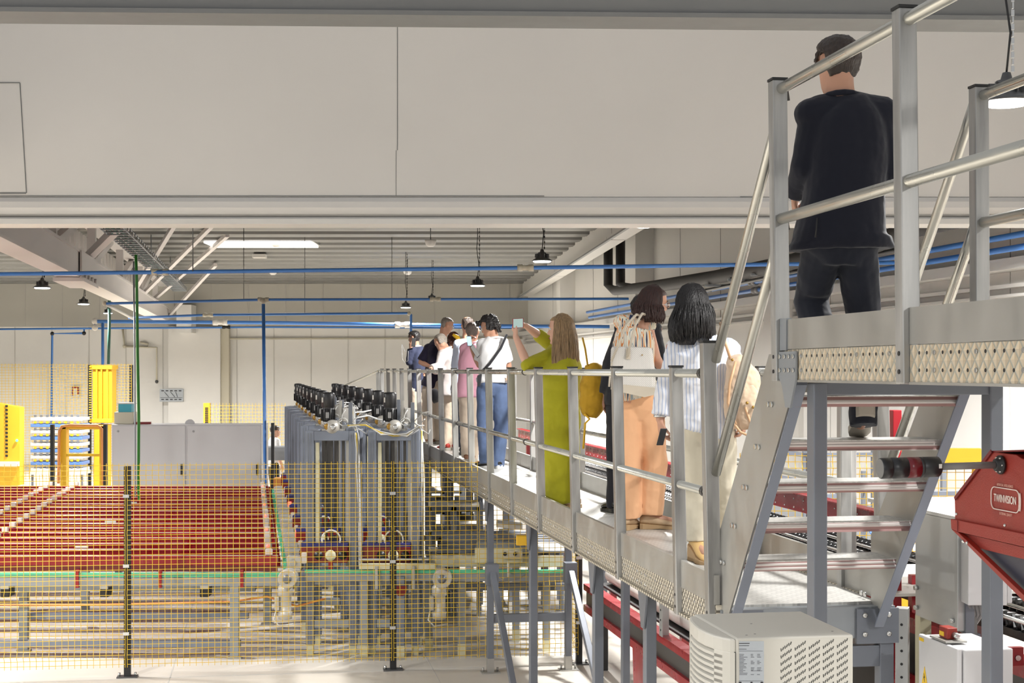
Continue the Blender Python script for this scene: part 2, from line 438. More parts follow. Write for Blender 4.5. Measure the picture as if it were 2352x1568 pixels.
# cable tray beside the truss
ct = thing('cable_tray', W(TX+.7, 30, 4.95), 'galvanised wire cable tray hung beside the white truss', 'cable tray')
mb = MB()
for s in (-.17, .17):
    for z in (5.0, 5.08): mb.tube([W(TX+.75+s, 15, z), W(TX+.75+s, 40, z)], .012, 5)
mb.build('side_rail', 'steel_pale', ct)
for k in range(60):
    y = 15+k*.42; MB().tube([W(TX+.57, y, 5.09), W(TX+.58, y, 4.99), W(TX+.92, y, 4.99), W(TX+.93, y, 5.09)], .012, 4).build('rung', 'steel_pale', ct)
mb = MB()
for i in range(3): mb.tube([W(TX+.66+.08*i, 15, 5.02), W(TX+.66+.08*i, 40, 5.02)], .02, 5)
mb.build('cables', 'dark_green', ct)
for y in (18, 24, 30, 36): MB().tube([W(TX+.75, y, 5.0), W(TX+.75, y, 5.6)], .01, 4).build('hanger', 'steel_pale', ct)

# ------------------------------------------------------------------ pipes
def pipe(label, pts, r, m='blue_pipe', fit=(), fm='beige_plastic', elbow=(), hang=(), name='blue_pipe', cat='pipe', zc=5.68, group=None):
    o = thing(name, pts[0], label, cat, group)
    MB().tube(pts, r, 10).build('tube', m, o)
    for p, d in fit:
        d = V(d); MB().lathe(V(p)-d*r*4, d, [(0, r*1.3), (0, r*1.7), (r*2.6, r*1.7), (r*2.7, r*1.3), (r*5.3, r*1.3), (r*5.4, r*1.7), (r*8, r*1.7), (r*8, r*1.3)], 12).build('coupling', fm, o)
    for p in elbow: MB().ball(p, r*1.8).build('elbow', fm, o)
    for p in hang: MB().tube([V(p), V((p[0], p[1], zc))], .006, 4).build('hanger_rod', 'lamp_metal', o)
    return o
X1 = V((1, 0, 0))
pipe('thick blue pipe crossing the whole hall just under the header', [U(-60,630,16.8), U(1200,615,16.6), U(2130,602,16.4)], .023, fit=[(U(368,625,16.75), X1), (U(1207,615,16.6), X1)], hang=[U(443,624,16.7), U(-20,629,16.8)], zc=5.62)
pipe('second blue pipe from the white drop pipe to the right bay', [U(240,697,26), U(605,688,26), U(1444,686,26)], .024, fit=[(U(605,688,26), X1), (U(1000,687,26), X1)], elbow=[U(240,697,26)], hang=[U(560,689,26)])
pipe('blue drop pipe falling from the pipe tee behind the lifts', [U(605,690,26), U(609,1110,26), V((U(609,1110,26).x, 26, .9))], .030, elbow=[U(605,692,26)])
pipe('third blue pipe with a short drop at its right end', [U(295,730,30), U(478,723,30), U(940,719,30), U(944,722,30), U(944,800,30)], .026, fit=[(U(478,723,30), X1)], elbow=[U(940,720,30)], hang=[U(700,721,30), U(900,719,30)])
pipe('pale drop pipe sloping down to the third blue pipe', [U(240,697,26.1), U(262,708,27), U(305,731,30)], .028, 'white_plastic', elbow=[], name='white_pipe')
pipe('bright blue pipe with white elbow in front of the far wall', [U(218,752,34), U(218,738,34), U(640,741,34), U(1090,748,34), U(1400,750,34)], .042, fit=[(U(506,740,34), X1), (U(924,746,34), X1)], elbow=[U(218,738,34), U(218,752,34)], fm='white_plastic')
pipe('thin blue pipe running level low on the far wall', [U(-20,756,45), U(200,754,45), U(620,751,45), U(1190,753,45)], .03, fit=[(U(520,751,45), X1)], fm='black')
pipe('blue pipe dropping from the bright pipe at the yellow enclosure', [U(236,740,34), U(236,1000,34), V((U(236,1000,34).x, 34, 0))], .034)
pipe('thin blue drop pipe on the far wall behind yellow mesh', [U(193,754,45.4), U(193,765,45.4), U(120,766,45.4), U(118,990,45.4), V((U(118,990,45.4).x, 45.4, 0))], .035, elbow=[U(193,765,45.4), U(120,766,45.4)], fm='black')
# right-wall pipes, running along the wall
for i, (z, x, lab) in enumerate(((4.27, 7.45, 'upper blue pipe clipped along the right wall'), (4.15, 7.5, 'lower blue pipe clipped along the right wall'))):
    pipe(lab, [W(x, 9, z), W(x, 34, z)], .032, fit=[(W(x, y, z), WY) for y in (12, 16.5, 22)], fm='cable_grey')
pipe('grey conduit pair high on the far wall right of the column', [U(478,1000,45.9), U(430,860,45.9), U(432,778,45.9), U(1200,776,45.9)][1:], .03, 'beige_plastic', name='wall_conduit', cat='conduit')
pipe('branching grey conduit beside the column on the far wall', [U(282,755,45.9), U(286,795,45.9), U(340,797,45.9), U(340,790,45.9), U(322,786,45.9)], .035, 'beige_plastic', elbow=[U(286,795,45.9)], name='wall_conduit', cat='conduit')
o = pipe('grey conduit dropping to a small round socket', [U(290,796,45.85), U(360,798,45.85), U(360,875,45.85)], .03, 'beige_plastic', elbow=[U(360,876,45.85)], fm='lamp_metal', name='wall_conduit', cat='conduit')
pipe('bright green cable hanging down from the cable tray', [U(312,585,21), U(314,640,21), U(316,800,21.3), U(319,960,21.5), U(318,1125,21.7), V((U(318,1125,21.7).x, 21.9, .5))], .020, 'green_cable', name='green_cable', cat='cable')
pipe('dark green twisted cable hanging left of the truss end', [U(251,690,30), U(251,760,30), U(249,836,30)], .03, 'dark_green', name='twisted_cable', cat='cable')
pipe('thin pale chain cable hanging beside the green cable', [U(307,600,22), U(309,800,22), U(311,1110,22), V((U(311,1110,22).x, 22, .9))], .012, 'steel_pale', name='chain_cable', cat='cable')

# dark insulated ducts of the right bay
d = thing('insulated_duct', W(5.6, 25, 3.6), 'thick dark insulated duct turning down into the right bay', 'duct')
DD = lambda px, X=7.07: X*F/(px-610)
MB().tube([U(1397,400,30.2), U(1397,655,30.2), U(1412,667,29.9)]+[U(a, b, DD(a)) for a, b in ((1500,658),(1640,637),(1790,608),(1870,588),(2010,560),(2110,520),(2200,500))], [.095]*3+[.11]*7, 12).build('main_run', 'duct_dark', d)
MB().tube([U(1425,400,29.4), U(1425,652,29.4), U(1450,662,28.6)], .095, 12).build('second_riser', 'duct_dark', d)
# stepped cable ladder under the duct
d = thing('cable_ladder', W(6.4, 17, 3.7), 'grey stepped cable ladder hanging under the dark duct', 'cable tray')
for k in range(9):
    px = 1600+k*55
    MB().box(U(px, 668-k*12.5, DD(px, 7.2)), .50, .10, .035).build('step_plate', 'steel_pale', d)
MB().tube([U(1560,680,DD(1560,7.2)), U(2100,566,DD(2100,7.2))], .03, 5).build('stringer', 'lamp_metal', d)
# ceiling details
gl = thing('skylight_strip', (U(580,553,30).x, 30.9, 5.57), 'long glowing white light strip set in the ribbed ceiling', 'ceiling light')
MB().abox(U(455,553,30).x, U(705,553,30).x, 30.55, 31.75, 5.535, 5.575).build('diffuser', 'sky_glow', gl)
MB().abox(U(450,553,30).x, U(710,553,30).x, 30.5, 31.8, 5.575, 5.68).build('frame', 'ceil_light', gl)
for i, (px, py, lab) in enumerate(((634, 562, 'white smoke detector below the glowing strip'), (627, 627, 'white smoke detector above the second blue pipe'), (989, 560, 'white hanging detector near the centre of the ceiling'), (936, 626, 'white detector hung above the small distant lamp'))):
    D = 2.62*F/(850-py) if i < 2 else 2.35*F/(850-py)
    p = U(px, py, D); o = thing('smoke_detector', p, lab, 'smoke detector', 'ceiling detectors')
    MB().lathe(p-V((0,0,.05)), UZ, [(0, .05), (.03, .09), (.10, .11), (.12, .11)], 14).build('body', 'white_plastic', o)
    MB().tube([p+V((0,0,.06)), V((p.x, p.y, 5.64))], .008, 4).build('rod', 'lamp_metal', o)
p = U(596, 588, 34.0); tag(MB().box(V((p.x, p.y, 5.53)), .30, .25, .08).build('emergency_light', 'white_plastic'), 'small white rectangular fitting on the ribbed ceiling', 'emergency light')

# ------------------------------------------------------------------ pendant lamps
def lamp_proto():
    t = thing('pendant_lamp', (0, 0, 0), None, None)
    MB().lathe((0,0,0), UZ, [(0, .005), (.0, .095), (-.012, .100), (-.004, .112), (0, .112)], 28).build('diffuser', 'lamp_glow', t)
    MB().lathe((0,0,0), UZ, [(.002, .113), (.004, .138), (.022, .112), (.045, .075), (.07, .062), (.075, .058), (.11, .05), (.115, .03), (.15, .02), (.155, .002)], 28).build('housing', 'lamp_metal', t)
    mb = MB()
    for k in range(10):
        a = k*math.pi/5; mb.box(V((math.cos(a)*.065, math.sin(a)*.065, .07)), .05, .006, .05, (V((math.cos(a), math.sin(a), 0)), V((-math.sin(a), math.cos(a), 0)), UZ))
    mb.build('cooling_fins', 'lamp_metal', t)
    return t
proto = lamp_proto(); first = True
def place_lamp(px, py, D, label, ztop=5.6, energy=1.0, pos=None):
    global first
    p = pos if pos is not None else U(px, py, D)
    t = proto if first else copy_tree(proto); first = False
    t.location = p; tag(t, label, 'lamp', 'pendant high bay lamps'); t['_org'] = tuple(p)
    MB().tube([p+V((0,0,.15)), p+V((.02,0,.35)), p+V((-.015,0,.6)), p+V((0,0,.8)), V((p.x, p.y, ztop))], .006, 5).build('cord', 'black', t)
    mb = MB(); n = int(min(40, (ztop-p.z-.15)/.035))
    for k in range(n): mb.box(p+V((.03, 0, .17+k*.035)), .008 if k % 2 else .016, .016 if k % 2 else .006, .03)
    mb.build('chain', 'bolt', t)
    ld = bpy.data.lights.new('lamp_light', 'AREA'); ld.shape = 'DISK'; ld.size = .22; ld.energy = LAMP_W*energy; ld.color = (1, .985, .955); ld.spread = math.radians(165)
    lo = bpy.data.objects.new('lamp_light', ld); C.objects.link(lo); lo.parent = t; lo.location = (0, 0, -.02)
    return t
place_lamp(2312, 236, 7.4, 'large bright lamp on a chain at the upper right corner', 7.0, .55)
place_lamp(1480, 519, 14.6, 'bright lamp peeking out under the header edge')
place_lamp(1245, 600, 18.7, 'pendant lamp right of centre over the blue pipe')
place_lamp(1097, 656, 24, 'pendant lamp right of the middle, below the thick blue pipe')
place_lamp(932, 706, 34, 'small far lamp above the phone caller', energy=2.6)
place_lamp(992, 688, 36, 'smallest far lamp on the second blue pipe', energy=3.4)
place_lamp(97, 661, 22, 'leftmost pendant lamp under the ribbed ceiling')
place_lamp(192, 698, 30, 'middle lamp of the three at the left', energy=1.4)
place_lamp(248, 719, 38, 'farthest of the three left lamps, nearest the truss foot', energy=3.6)
for y, z in ((9.5, 9.0), (15.5, 5.6)): place_lamp(0, 0, 0, f'pendant lamp of the left row outside the picture, {"nearer" if y < 10 else "farther"} one', z, 1.7 if y < 10 else 1.0, pos=W(-3.9, y, 4.25))
for y in (16, 24, 32, 40): place_lamp(0, 0, 0, f'added fill lamp of the far left row outside the picture, {dict(((16,"nearest"),(24,"second"),(32,"third"),(40,"farthest")))[y]} one', 5.6, 1.4+max(0, y-20)*.14, pos=W(-11.2, y, 4.25))  # row added out of view to brighten the far wall
for y in (6.2, 12.9): place_lamp(0, 0, 0, f'pendant lamp of the right bay outside the picture, {"nearer" if y < 7 else "farther"} one', 9.2, 1.2, pos=W(7.1, y, 4.3))

for x, y, z, e, lab in ((-8.2, 9.0, 4.3, 1.6, 'added fill lamp at the far left of the camera side'), (-3.9, 4.0, 4.6, .8, 'added fill lamp hung over the camera side at the left'), (4.4, .6, 4.6, .8, 'added fill lamp hung over the camera side at the right'), (-.4, -2.0, 4.8, 1.4, 'added fill lamp hung behind the viewing point')):  # fill lamps added out of view for header, near things and lane floor
    place_lamp(0, 0, 0, lab, 9.2, e, pos=W(x, y, z))
# ================================================================== WALKWAY
ZF = 1.80; XL, XR = 2.086, 2.94; Y0, Y1 = 6.68, 27.4
wk = thing('elevated_walkway', W(2.5, Y0, 0), 'long elevated metal walkway with tubular railings and a tread plate floor', 'walkway')
MB().wbox(XL+.03, XR-.03, Y0+.05, Y1, ZF-.03, ZF).build('deck', 'tread_plate', wk)
postsL = [7.29+1.285*k for k in range(16)]
LEAN = -.022
def rail_post(x, y, z0, z1, parent, w=.060, lean=LEAN, m='galv_post'):
    mb = MB(); h = w/2; dx = lean*(z1-z0)
    mb.hexa([W(x-h,y-h,z0), W(x+h,y-h,z0), W(x+h,y+h,z0), W(x-h,y+h,z0), W(x-h+dx,y-h,z1), W(x+h+dx,y-h,z1), W(x+h+dx,y+h,z1), W(x-h+dx,y+h,z1)])
    o = mb.build('railing_post', m, parent, bevel=.004)
    MB().wbox(x+dx-h-.002, x+dx+h+.002, y-h-.002, y+h+.002, z1, z1+.010).build('post_cap', 'cap_black', o)
    mb = MB()
    for z in (z0+.04, z0+.10): mb.cyl(W(x-h-.004, y, z), W(x-h+.002, y, z), .008, 8)
    mb.build('bolt_hole', 'black', o)
    return o
TOPZ = HC - .005
for y in postsL: rail_post(XL, y, ZF-.13, TOPZ+.02, wk)
for y in [7.24+1.285*k for k in range(16)]: rail_post(XR, y, ZF-.13, TOPZ+.02, wk, lean=0)
dxt = LEAN*1.1
mb = MB().tube([W(XL+dxt, 6.79, TOPZ-.01), W(XL+dxt, Y1-.3, TOPZ-.01)], .0215, 12)
mb.build('top_rail', 'galv_tube', wk)
MB().tube([W(XL-.012, 6.79, HC-.578), W(XL-.012, Y1-.3, HC-.578)], .0215, 12).build('mid_rail', 'galv_tube', wk)
MB().tube([W(XR, 6.75, TOPZ-.01), W(XR, Y1-.3, TOPZ-.01)], .0215, 12).build('top_rail', 'galv_tube', wk)
MB().tube([W(XR, 7.0, HC-.578), W(XR, Y1-.3, HC-.578)], .0215, 12).build('mid_rail', 'galv_tube', wk)
# rail couplings
for y in (6.83, 11.75, 16.0):
    MB().tube([W(XL+dxt, y-.02, TOPZ-.01), W(XL+dxt, y+.02, TOPZ-.01)], .027, 12).build('rail_coupling', 'rail_dark', wk)
    MB().tube([W(XL-.012, y-.02, HC-.578), W(XL-.012, y+.02, HC-.578)], .027, 12).build('rail_coupling', 'rail_dark', wk)
# toe boards and perforated edge plates, one per bay
for i in range(-1, 15):
    a = Y0 if i < 0 else postsL[i]+.032; b = postsL[i+1]-.032 if i >= 0 else postsL[0]-.032
    MB().wbox(XL-.012, XL+.012, a, b, ZF+.012, ZF+.150).build('toe_board', 'galv_sheet', wk)
    mb = MB().wbox(XL-.004, XL+.03, a, b, ZF-.115, ZF+.010); mb.wbox(XL-.02, XL+.03, a, b, ZF-.128, ZF-.115)
    p = mb.build('edge_plate', 'perforated', wk)
    mb = MB()
    n = int((b-a)/.10)
    for k in range(n):
        for z in (ZF-.03, ZF-.085): mb.cyl(W(XL-.008, a+.06+k*.10, z), W(XL, a+.06+k*.10, z), .007, 6)
    mb.build('plate_bolts', 'bolt', p)
for a, b in ((7.0, 12.0), (12.02, 17.0), (17.02, 22.0), (22.02, 27.3)):
    MB().wbox(XR-.01, XR+.012, a, b, ZF, ZF+.150).build('toe_board', 'galv_sheet', wk)
    MB().wbox(XR-.02, XR+.01, a, b, ZF-.12, ZF-.0).build('edge_plate', 'perforated', wk)
MB().wbox(XR-.01, XR+.012, 6.75, 7.0, ZF, ZF+.150).build('toe_board', 'galv_sheet', wk)
# legs with tapered brackets
def leg(x, y, z1, parent, z0=0, w=.060, d=.08, br=True, side=-1):
    o = MB().wbox(x-w/2, x+w/2, y-d/2, y+d/2, z0, z1).build('leg', 'steel_grey', parent, bevel=.004)
    if z0 == 0:
        mb = MB().wbox(x-.09, x+.09, y-.07, y+.07, 0, .010); mb.wbox(x-w/2-.003, x+w/2+.003, y-d/2-.003, y+d/2+.003, .01, .14)
        for s in (-.07, .07): mb.cyl(W(x+s, y, .01), W(x+s, y, .05), .01, 8)
        mb.build('foot_plate', 'galv_sheet', o)
    if br:
        xx = x + side*(w/2+.004)
        mb = MB().prism([W(xx, y-.11, ZF-.005), W(xx, y+.11, ZF-.005), W(xx, y+.11, ZF-.10), W(xx, y+.03, ZF-.34), W(xx, y-.03, ZF-.34), W(xx, y-.11, ZF-.10)], WX*(side*.010))
        b = mb.build('bracket', 'steel_grey', o)
        mb = MB()
        for dy in (-.08, 0, .08):
            for z in (ZF-.03, ZF-.085): mb.cyl(W(xx, y+dy, z), W(xx+side*.022, y+dy, z), .010, 8)
        mb.build('bolt', 'bolt', b)
    return o
legY = [8.1, 9.42, 11.78, 14.1, 17.5, 21.0, 24.5]
for y in legY:
    leg(2.135, y, ZF-.03, wk); leg(2.90, y, ZF-.03, wk, side=1)
    MB().wbox(2.10, 2.93, y-.035, y+.035, ZF-.17, ZF-.09).build('cross_beam', 'steel_grey', wk)
for y in (14.1, 21.0):
    MB().wbox(2.16, 2.87, y-.025, y+.025, .48, .56).build('cross_beam', 'steel_grey', wk)
for x in (2.135, 2.90):
    MB().wbox(x-.06, x+.06, 14.0-.06, 14.05, .86, 1.06).build('brace_plate', 'steel_grey', wk, bevel=.004)
    MB().beam(W(x, 13.97, .98), W(x+.05, 12.95, .02), .055, .055).build('brace', 'steel_grey', wk, bevel=.004)
# under-deck beams and end frame
MB().wbox(2.42, 2.50, 6.9, Y1, ZF-.14, ZF-.031).build('joist', 'steel_grey', wk)
MB().wbox(2.10, 2.96, Y0-.02, Y0+.05, ZF-.16, ZF-.012).build('end_beam', 'steel_pale', wk)
MB().wbox(2.16, 2.30, Y0-.035, Y0-.02, ZF-.16, ZF-.012).build('end_plate', 'steel_grey', wk)
o = MB().wbox(2.76, 2.97, Y0-.04, Y0-.02, ZF-.185, ZF-.02).build('end_plate', 'steel_grey', wk)
mb = MB()
for x in (2.80, 2.92):
    for z in (ZF-.05, ZF-.14): mb.lathe(W(x, Y0-.04, z), -WY, [(0, .013), (.006, .013), (.010, .006)], 10)
mb.cyl(W(2.24, Y0-.05, ZF-.07), W(2.24, Y0-.03, ZF-.07), .010, 10)
mb.build('bolt', 'bolt', o)
MB().wbox(2.885, 2.955, Y0-.02, Y0+.05, 0, ZF-.16).build('leg', 'steel_grey', wk, bevel=.004)
MB().wbox(2.10, 2.17, Y0-.02, Y0+.05, 0, ZF-.16).build('leg', 'steel_grey', wk, bevel=.004)
MB().wbox(2.17, 2.89, Y0-.01, Y0+.05, ZF-.30, ZF-.20).build('cross_beam', 'steel_grey', wk, bevel=.004)
# far end handrail going down
MB().tube([W(XL, 26.9, TOPZ), W(XL-.0, 27.6, TOPZ), W(XL-.75, 28.3, TOPZ-.35), W(XL-1.2, 28.6, TOPZ-.6)], .021, 8).build('end_handrail', 'galv_tube', wk)
for y in (27.45, 27.9): MB().wbox(XL-.03, XL+.03, y, y+.06, ZF, TOPZ).build('railing_post', 'galv_post', wk)

# ================================================================== STAIR
st = thing('steel_stair', W(2.5, 6.3, ZF), 'steep steel stair with tread plate steps joining walkway and upper platform', 'stairs')
ZP = HC + .085                      # upper platform floor
def stringer(x, side):
    # polygon in the y-z plane
    hz = lambda h: HC + h
    poly = [(5.78, hz(.068)), (6.02, hz(.068)), (6.74, hz(-.79)), (6.74, ZF-.03), (6.64, ZF-.10), (5.72, hz(-.065))]
    o = MB().prism([W(x, a, b) for a, b in poly], WX*(.008)).build('stringer', 'galv_sheet', st)
    # folded flange facing the camera
    a, b = W(x+.004, 5.70, hz(-.06)), W(x+.004, 6.60, ZF-.10)
    s = .045*side
    mb = MB().hexa([a, a+WX*s, b+WX*s, b, a+V((0,0,.012))-WY*.0, a+WX*s+V((0,0,.012)), b+WX*s+V((0,0,.012)), b+V((0,0,.012))])
    mb.build('flange', 'steel_blue', o)
    mb = MB()
    for k in range(6):
        h = -.115 - .188*k; yy = 5.80+.165*k + .17
        for d in (-.045, .0): mb.cyl(W(x-.010*1, yy+d+.05, hz(h-.03)), W(x, yy+d+.05, hz(h-.03)), .012, 8)
    mb.build('bolt', 'bolt', o)
    return o
stringer(2.108, 1); stringer(2.872, -1)
for k in range(5):
    zt = HC - .105 - .190*k; y0 = 5.77+.163*k
    mb = MB().wbox(2.13, 2.86, y0, y0+.25, zt-.004, zt); o = mb.build('tread', 'tread_plate', st)
    mb = MB().wbox(2.13, 2.86, y0, y0+.004, zt-.045, zt-.004); mb.wbox(2.13, 2.86, y0+.246, y0+.25, zt-.045, zt-.004)
    mb.build('tread_lip', 'tread_lip', o)
for x in (XL+.0, XR):
    zT = TOPZ
    o = rail_post(x, 6.73, ZF-.13, HC+.13, st, w=.065)
    xo = x+.0
    for t, bz in ((1.135, .045), (.605, -.485)):
        MB().tube([W(xo+.032, 5.885, HC+t), W(xo+.040, 5.98, HC+t-.10), W(xo+.0, 6.70, HC+bz)], .0225, 14).build('handrail', 'galv_tube', st)
# ================================================================== UPPER PLATFORM
up = thing('upper_platform', W(2.5, 4.6, 0), 'upper metal platform with tube railing at the right edge of the picture', 'platform')
YA, YB_ = 2.9, 5.80
MB().wbox(XL+.02, XR-.02, YA, YB_-.05, ZP-.03, ZP).build('deck', 'tread_plate', up)
for y in (5.81, 4.59, 3.35): rail_post(XL, y, ZP-.13, HC+1.185, up, w=.062, lean=-.012)
for y in (5.81, 4.4, 3.2): rail_post(XR+.02, y, ZP-.13, HC+1.185, up, w=.062, lean=-.005)
for x, l in ((XL-.013, 1), (XR+.015, 1)):
    MB().tube([W(x+.045, 5.90, HC+1.08), W(x+.045, 5.885, HC+1.13), W(x+.03, 5.85, HC+1.150), W(x+.005, 5.78, HC+1.150), W(x, YA-.5, HC+1.150)], .0225, 12).build('top_rail', 'galv_tube', up)
    MB().tube([W(x+.045, 5.90, HC+.55), W(x+.045, 5.885, HC+.60), W(x+.03, 5.85, HC+.618), W(x+.005, 5.78, HC+.618), W(x, YA-.5, HC+.618)], .0225, 12).build('mid_rail', 'galv_tube', up)
    for h in (1.135, .60): MB().tube([W(x+.045, 5.875, HC+h-.02), W(x+.040, 5.872, HC+h+.012), W(x+.02, 5.84, HC+h+.015)], .029, 12).build('elbow_joint', 'rail_dark', up)
for a, b in ((YA, 4.555), (4.625, 5.73)):
    MB().wbox(XL-.012, XL+.0, a, b, ZP+.0, HC+.205).build('toe_board', 'galv_sheet', up)
    mb = MB().wbox(XL-.010, XL+.02, a, b, HC-.038, HC+.082)
    p = mb.build('edge_plate', 'lattice_beige', up)
    MB().wbox(XL-.014, XL+.02, a, b, HC-.047, HC-.038).build('edge_lip', 'galv_sheet', p)
    mb = MB(); mb2 = MB(); n = int((b-a)/.0555)
    for k in range(n):
        for z in (HC+.056, HC+.0):
            (mb2 if k % 5 == 2 else mb).lathe(W(XL-.010, b-.07-k*.0555, z), -WX, [(0, .008 if k % 5 == 2 else .006), (.004 if k % 5 == 2 else .001, .008 if k % 5 == 2 else .006)], 8)
    mb.build('perforation', 'black', p); mb2.build('bolt', 'bolt', p)
MB().wbox(XL-.018, XL+.006, 5.70, 5.775, HC+.08, HC+.21).build('corner_plate', 'steel_pale', up)
o = MB().prism([W(XL-.022, 5.775, HC+.075), W(XL-.022, 5.58, HC+.075), W(XL-.022, 5.58, HC-.03), W(XL-.022, 5.645, HC-.15), W(XL-.022, 5.70, HC-.15), W(XL-.022, 5.74, HC-.06), W(XL-.022, 5.775, HC-.03)], WX*.008).build('bracket', 'steel_pale', up)
mb = MB()
for y in (5.60, 5.65, 5.70, 5.755):
    for z in (HC+.055, HC+.0): mb.lathe(W(XL-.022, y, z), -WX, [(0, .009), (.008, .009)], 8)
mb.build('bolt', 'bolt', o)
for a, b in ((YA, 4.37), (4.43, 5.75)):
    MB().wbox(XR+.0, XR+.012, a, b, ZP, HC+.205).build('toe_board', 'galv_sheet', up)
    MB().wbox(XR-.0, XR+.02, a, b, HC-.044, HC+.082).build('edge_plate', 'lattice_beige', up)
# portal frame below
for x in (2.145, 2.885):
    MB().wbox(x-.028, x+.028, 5.52, 5.60, 0, HC-.05).build('leg', 'steel_grey', up, bevel=.005)
MB().wbox(2.17, 2.86, 5.53, 5.60, HC-.098, HC-.045).build('cross_beam', 'steel_grey', up, bevel=.004)
MB().wbox(2.11, 2.93, YB_-.06, YB_-.01, HC-.09, HC+.05).build('end_beam', 'galv_sheet', up)
for x in (2.145, 2.885):
    MB().wbox(x-.028, x+.028, 3.1, 3.18, 0, HC-.05).build('leg', 'steel_grey', up, bevel=.005)
# ================================================================== MESH FENCES
def mesh_panel(a, b, z0, z1, pitch, r, folds, nrm, zp=None):
    """welded wire panel from a to b (floor points), V folds at given heights"""
    mb = MB(); L = (b-a).length; d = (b-a)/L; n = int(L/pitch)
    zs = [z0]; dz = zp or pitch
    def off(z):
        o = 0
        for f in folds: o = max(o, max(0, .028-abs(z-f)*.62))
        return o
    lev = sorted(set([z0, z1] + [f+e for f in folds for e in (-.045, 0, .045) if z0 < f+e < z1]))
    for i in range(n+1):
        p = a + d*(i*L/n)
        for k in range(len(lev)-1):
            mb.beam(p+nrm*off(lev[k])+V((0,0,lev[k])), p+nrm*off(lev[k+1])+V((0,0,lev[k+1])), r*2, r*2, up=nrm)
    z = z0+.03
    while z < z1-.02:
        mb.beam(a+nrm*(off(z)+r)+V((0,0,z)), b+nrm*(off(z)+r)+V((0,0,z)), r*2, r*2); z += dz
    return mb
fn = thing('mesh_fence', U(600, 1545, 14.2)*1, 'yellow welded mesh safety fence with black posts across the lower left', 'fence')
fn.location.z = 0; fn['_org'] = tuple(fn.location)
fp = [V((-1.32-2.62*2, 13.25, 0)), V((-1.32-2.62, 13.62, 0)), V((-3644/3400*0-3.69*0-3.648, 14.0, 0)), V((1.125-.0, 14.33, 0)), V((.64, 14.6, 0))]
xa = (290-1176)*14.0/F; xb = (902-1176)*14.33/F; xc = (1330-1176)*14.62/F
fp = [V((2*xa-xb, 13.67, 0)), V((xa, 14.0, 0)), V((xb, 14.33, 0)), V((xc, 14.62, 0))]
lerp_ = lambda a, b, t: a + (b-a)*t
FN = V((-.13, .99, 0)).normalized()
pu = lerp_(fp[2], fp[3], .455)
for a, b, zt_ in ((fp[0], fp[1], 2.03), (fp[1], fp[2], 2.03), (fp[2], pu, 2.03), (pu, fp[3], 1.60)):
    d = (b-a).normalized()
    mesh_panel(a+d*.01, b-d*.01, .10, zt_, .0575, .0022, (.22, .80, 1.37, 1.93), -FN, .047).build('wire_panel', 'yellow_wire', fn)
for i, p in enumerate(fp[1:]):
    z1 = 2.0 if i < 2 else 1.60
    o = MB().box(p+V((0,.045,z1/2)), .062, .062, z1, (d, FN, UZ)).build('post', 'black', fn, bevel=.004)
    MB().box(p+V((0,.045,.006)), .19, .12, .012, (d, FN, UZ)).build('base_plate', 'lamp_metal', o)
    mb = MB()
    for s in (-.075, .075): mb.cyl(p+d*s+V((0,.04,.012)), p+d*s+V((0,.04,.045)), .012, 8)
    mb.build('anchor_bolt', 'bolt', o)
    for z in (.42, 1.06, 1.72): MB().box(p+V((0,-.005,z)), .055, .02, .03, (d, FN, UZ)).build('clip', 'bolt', o)
# short fence return at the right end, going away from the camera
p3 = fp[3]
mesh_panel(p3+V((0,.06,0)), p3+V((-.05,.36,0)), .10, 1.6, .0575, .0022, (.22,.80,1.37,1.93), WX, .047).build('wire_panel', 'yellow_wire', fn)

